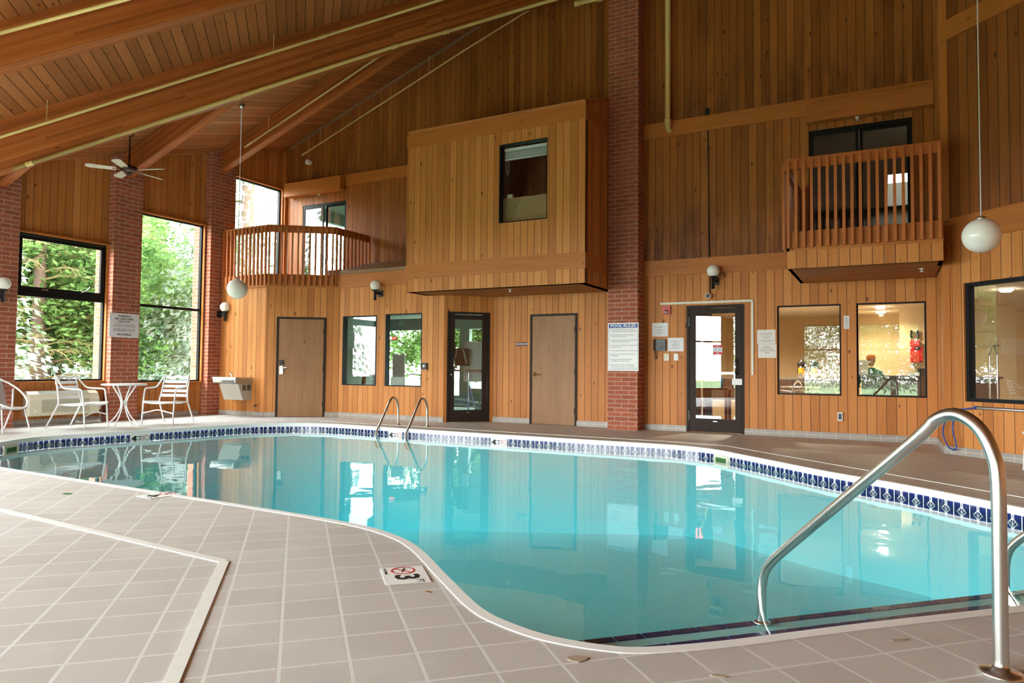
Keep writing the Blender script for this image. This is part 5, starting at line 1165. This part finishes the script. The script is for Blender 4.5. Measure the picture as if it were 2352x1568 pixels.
single(mb,'green_mop','glove_green','green stringy mop behind the angled glass door','mop')
mb=MB(); mb.box((-6.9,13.0,.28),(1.6,.5,.08)); mb.box((-7.6,13.0,.12),(.1,.4,.24)); mb.box((-6.2,13.,.12),(.1,.4,.24)); single(mb,'low_shelf','fountain_steel','grey low shelf behind the angled glass door','shelf')
# upstairs rooms
slab('floor_upper_room',(-13.,12.45,2.9),(-9.5,16,2.97),'room_grey'); slab('ceiling_upper_room',(-13.,12.45,5.2),(-9.5,16,5.26),'room_grey')
wall('wall_upper_room',(-9.5,16),(-13.,16),(0,-1),2.97,5.2,[(.3,1.7,3.3,4.9),(2.,3.3,3.3,4.9)],'room_grey'); slab('wall_upper_room_east',(-9.5,12.45,2.97),(-9.45,16,5.2),'room_grey')
wall('wall_upper_room_west',(-13.,16),(-13.,12.46),(1,0),2.97,5.2,[(.5,2.7,3.4,4.9)],'room_grey')
mb=MB(); mb.box((-11.9,13.2,3.2),(.5,.4,.45)); single(mb,'upstairs_cabinet','dark_wood','small dark red cabinet behind the left sliding door','cabinet')
RY=19.
slab('floor_east_room',(-1.6,12.12,2.88),(1.6,RY,2.94),'room_dark'); slab('wall_east_room_back',(-1.6,RY,2.94),(1.6,RY+.1,5.6),'room_dark'); slab('wall_east_room_west',(-1.7,12.12,2.94),(-1.6,RY,5.6),'room_dark'); slab('wall_east_room_east',(1.6,12.12,2.94),(1.7,RY,5.6),'room_dark')
zc=5.0; qa,qb=onz(2040,402,zc),onz(2096,470,zc); hx0,hx1=min(qa.x,qb.x),max(qa.x,qb.x)+.25; hy0,hy1=min(qa.y,qb.y),min(max(qa.y,qb.y),RY-.2)
for nm,A,B in (('ceiling_east_room',(-1.6,12.12),(hx0,RY)),('ceiling_east_room_b',(hx1,12.12),(1.6,RY)),('ceiling_east_room_c',(hx0,12.12),(hx1,hy0)),('ceiling_east_room_d',(hx0,hy1),(hx1,RY))): slab(nm,(A[0],A[1],zc),(B[0],B[1],zc+.05),'room_dark')
print('skylight',hx0,hx1,hy0,hy1)
slab('floor_bay',(bx0+.1,BY+.13,2.9),(bx1-.1,YU-.01,2.95),'room_dark')
# things behind the bay window
bw=Vector((-5.4175,BY+.22,4.2675))
r=empty('window_blind',(bw.x,BY+.17,4.90),wallrot(N1),'white raised blind at the top of the projecting room window','blind'); mb=MB(); mb.box((0,0,0),(.88,.05,.05)); mb.build('head_rail','white_paint',r)
for k in range(5): mb=MB(); mb.box((0,-.05-k*.022,0),(.87,.006,.045)); mb.build('slat','white_paint',r)
mb=MB(); mb.box((0,-.17,0),(.87,.02,.045)); mb.build('bottom_rail','white_paint',r); mb=MB(); mb.tube(smoothc([(-.39,-.18,.03),(-.40,-.35,.03),(-.37,-.45,.03),(-.35,-.3,.03),(-.36,-.18,.03)],4,False),.004,5); mb.build('pull_cord','white_paint',r)
mb=MB(); mb.box((bw.x,BY+.20,3.50),(1.0,.03,1.10)); single(mb,'cardboard_sheet','cardboard','tan cardboard sheet filling the lower half of the projecting room window','cardboard')
mb=MB(); mb.box((bw.x-.38,BY+.27,4.07),(.10,.06,.12)); single(mb,'white_box','white_plastic','small white box on top of the tan sheet in the projecting room','box')
# ================================================================ OUTDOORS
mb=MB(); mb.box((0,0,-.25),(120,120,.1)); 
g0=MB(); 
def ground(poly): g0.face([(p[0],p[1],-.2) for p in poly])
ground([(-60,-60),(60,-60),(60,-7),(-60,-7)]); ground([(-60,-7),(-13.6,-7),(-13.6,60),(-60,60)]); ground([(-13.6,16.3),(60,16.3) if 0 else (9,19.3),(9,60),(-13.6,60)]); ground([(9,-7),(60,-7),(60,60),(9,60)]); ground([(-13.6,-7),(-3.5,-7),(-13.6,3.1)])
o=g0.build('lawn','grass'); tag(o,'green lawn outside the windows','lawn',kind='stuff')
def spruce(seed,H,Rm):
    rr=random.Random(seed); mb=MB(); z=.6
    while z<H-.2:
        L=Rm*(1-z/H)**.8+.15; nb=9
        for b in range(nb):
            a=2*PI*(b+rr.random()*.8)/nb; c,s=math.cos(a),math.sin(a); n=int(7+L*6)
            for i in range(n):
                t=(i+rr.random())/n; d=L*(.15+.85*t); zz=z+.25*t-.5*t*t*L*.35+rr.uniform(-.06,.06); w=.45*L*(1-t)*.5+.10
                off=rr.uniform(-w,w); x,y=c*d-s*off,s*d+c*off
                th=a+rr.uniform(-.9,.9); l=.13+.08*rr.random(); ux,uy=math.cos(th)*l,math.sin(th)*l; vx,vy=-math.sin(th)*.045,math.cos(th)*.045; dz=rr.uniform(-.09,.01)
                mb.face([(x,y,zz),(x+ux*.5+vx,y+uy*.5+vy,zz+dz*.5+.015),(x+ux,y+uy,zz+dz),(x+ux*.5-vx,y+uy*.5-vy,zz+dz*.5-.02)])
                if i%2==0: mb.face([(x,y,zz),(x+ux*.4,y+uy*.4,zz-.02),(x+ux*.8,y+uy*.8,zz-.16),(x+ux*.1,y+uy*.1,zz-.10)])
        z+=.20
    return mb
def broad(seed,H,Rm,n=15000):
    rr=random.Random(seed); mb=MB(); cl=[(rr.uniform(-1,1)*Rm*.75,rr.uniform(-1,1)*Rm*.75,H*(.25+.65*rr.random()),rr.uniform(.4,.8)) for _ in range(60)]
    for i in range(n):
        cx,cy,cz,cr=rr.choice(cl); p=Vector((rr.gauss(0,1),rr.gauss(0,1),rr.gauss(0,.8))).normalized()*cr*(.5+.5*rr.random()); x,y,z=cx+p.x,cy+p.y,cz+p.z
        u=Vector((rr.uniform(-1,1),rr.uniform(-1,1),rr.uniform(-.6,.2))).normalized()*(.055+.04*rr.random()); v=u.cross(Vector((rr.uniform(-1,1),rr.uniform(-1,1),rr.uniform(-1,1)))).normalized()*.036; c=Vector((x,y,z))
        mb.face([tuple(c-u),tuple(c+v),tuple(c+u),tuple(c-v)])
    return mb
def trunk(H,r0,par,br=10,seed=3):
    rr=random.Random(seed); mb=MB(); mb.tube([(0,0,-.3),(0,0,H*.5),(0,0,H*.95)],[r0,r0*.7,r0*.12],10)
    for k in range(br):
        z=H*(.15+.7*k/br); a=rr.random()*6.28; L=1.3*(1-z/H)+.4; mb.tube([(0,0,z),(L*math.cos(a)*.5,L*math.sin(a)*.5,z+.1),(L*math.cos(a),L*math.sin(a),z)],[.035,.02,.008],5)
    mb.build('trunk','bark',par)
def bare(seed,H):
    rr=random.Random(seed); mb=MB()
    for b in range(46):
        z=.6+rr.random()*H*.8; a=rr.random()*6.28; L=(1.2+rr.random()*1.3); c,s=math.cos(a),math.sin(a)
        P=[Vector((c*L*t,s*L*t,z+.3*math.sin(t*2)-.5*t*t)) for t in (0,.25,.5,.75,1)]; mb.tube(P,[.022,.018,.012,.008,.004],4,cap=False)
        for k in range(16):
            t=.2+.8*rr.random(); q=Vector((c*L*t,s*L*t,z+.3*math.sin(t*2)-.5*t*t)); th=a+rr.choice((-1,1))*(.4+.6*rr.random()); l=.25+.35*rr.random()
            e=q+Vector((math.cos(th)*l,math.sin(th)*l,rr.uniform(-.25,.1))); mb.tube([q,(q+e)/2+Vector((0,0,.04)),e],[.006,.004,.002],3,cap=False)
            for j in range(3):
                u=(q+e)/2 if j else e; th2=th+rr.uniform(-1,1); mb.tube([u,u+Vector((math.cos(th2)*.16,math.sin(th2)*.16,rr.uniform(-.12,.05)))],[.003,.0015],3,cap=False)
    return mb
protos={}
def tree(kind,x,y,ang,sc,lab):
    if kind not in protos:
        r=empty({'s':'spruce_tree','l':'leafy_tree','b':'bare_spruce_tree'}[kind],(x,y,-.2),None,lab,'tree','trees outside the windows')
        if kind=='s': spruce(5,8.5,2.7).build('foliage','spruce_needles',r); trunk(8.5,.16,r,14)
        elif kind=='b': bare(4,5.5).build('bare_branches','bare_twig',r); trunk(8.5,.16,r,4)
        else: broad(9,5.2,2.2).build('foliage','leaf_green',r); trunk(4.6,.11,r,10,8)
        protos[kind]=r
    else: r=copytree(protos[kind]); r['label']=lab
    r.location=(x,y,-.2); r.rotation_euler=(0,0,ang); r.scale=(sc,sc,sc); return r
tree('b',-16.9,8.9,0,1.,'spruce with bare straw coloured twigs and thick trunk outside the first left window')
tree('s',-16.4,6.3,2.1,.95,'pale spruce at the left side of the first left window')
tree('l',-17.2,10.9,.4,1.1,'light green leafy tree outside the second left window')
tree('s',-15.9,12.6,1.0,.8,'spruce behind the leafy tree outside the second left window')
tree('s',-18.6,16.2,3.0,1.75,'dense spruce outside the upper left window')
tree('l',-19.5,9.6,2.0,1.3,'leafy tree in the distance behind the bare spruce trunk')
tree('s',-21,11.5,.3,1.5,'far tall spruce between the first two left windows'); tree('l',-22.5,14.,4.0,1.9,'large leafy tree far behind the left windows')
tree('s',-24,18.5,4.4,1.5,'far spruce behind the upper left window')
tree('l',-22,7.,1.5,1.5,'far leafy tree behind the first left window')
tree('l',-11.6,20.0,.2,1.1,'leafy tree close behind the left service room window'); tree('l',-7.9,19.9,3.2,1.,'leafy tree close behind the right service room window'); tree('l',-9.6,22.5,1.2,1.7,'leafy tree behind the service room windows'); tree('l',-13.5,20.,2.9,1.3,'leafy tree left behind the service room windows'); tree('l',-6.4,19.6,5.1,.9,'leafy tree right behind the service room windows')
tree('l',-4.5,-13.5,.9,1.3,'leafy tree outside the south windows, reflected in the lobby glass'); tree('s',-1.5,-12.5,.7,1.0,'spruce outside the left south window'); tree('l',1.5,-11.5,1.7,1.2,'leafy tree just outside the south window'); tree('s',.5,-15,.2,.9,'spruce outside the south windows, reflected in the lobby glass'); tree('l',4.2,-14,2.2,1.2,'leafy tree outside the south east windows'); tree('l',-13.5,-6.5,3.3,1.2,'leafy tree outside the south west windows')
# ================================================================ DAYLIGHT
w=bpy.data.worlds.new('world'); scn.world=w; w.use_nodes=True; nt=w.node_tree; nt.nodes.clear()
tc=nt.nodes.new('ShaderNodeTexCoord'); sp=nt.nodes.new('ShaderNodeSeparateXYZ'); nt.links.new(tc.outputs['Generated'],sp.inputs[0])
rp=nt.nodes.new('ShaderNodeValToRGB'); rp.color_ramp.elements[0].position=.45; rp.color_ramp.elements[0].color=(.9,.93,.95,1); rp.color_ramp.elements[1].position=1; rp.color_ramp.elements[1].color=(.86,.94,1.,1)
nt.links.new(sp.outputs[2],rp.inputs[0]); bg=nt.nodes.new('ShaderNodeBackground'); nt.links.new(rp.outputs[0],bg.inputs[0]); bg.inputs[1].default_value=11.0
ou=nt.nodes.new('ShaderNodeOutputWorld'); nt.links.new(bg.outputs[0],ou.inputs[0])
def portal(c,n,w_,h_):
    l=bpy.data.lights.new('window_portal','AREA'); l.shape='RECTANGLE'; l.size=w_; l.size_y=h_; l.cycles.is_portal=True
    o=bpy.data.objects.new('window_portal',l); COL.objects.link(o); n=Vector(n).normalized(); up=Vector((0,0,1)); x=up.cross(n); m=Matrix((x,up,n)).transposed()
    # light shines along local -Z, so turn it to face into the room
    m=Matrix((-x,up,-n)).transposed(); o.matrix_world=Matrix.Translation(Vector(c)-n*.14)@m.to_4x4()
for h in dh: s=(h[0]+h[1])/2; portal((-12.85+s*S2,3.6-s*S2,1.75),(1,1,0),h[1]-h[0],2.9)
for a,b in((.3,1.7),(2.3,4.4)): portal((-3.1+(a+b)/2,-6.15,1.5),(0,1,0),b-a,2.8)
portal((-12.85,7.15,2.02),(1,0,0),1.58,2.56); portal((-12.85,9.27,2.385),(1,0,0),1.54,3.37); portal((-12.85,11.44,4.165),(1,0,0),1.52,2.35)
vs_=scn.view_settings; vs_.view_transform='Standard'; vs_.look='None'; vs_.gamma=1; vs_.exposure=1.88
scn.cycles.max_bounces=8; scn.cycles.transparent_max_bounces=16; scn.cycles.diffuse_bounces=5; scn.cycles.glossy_bounces=5
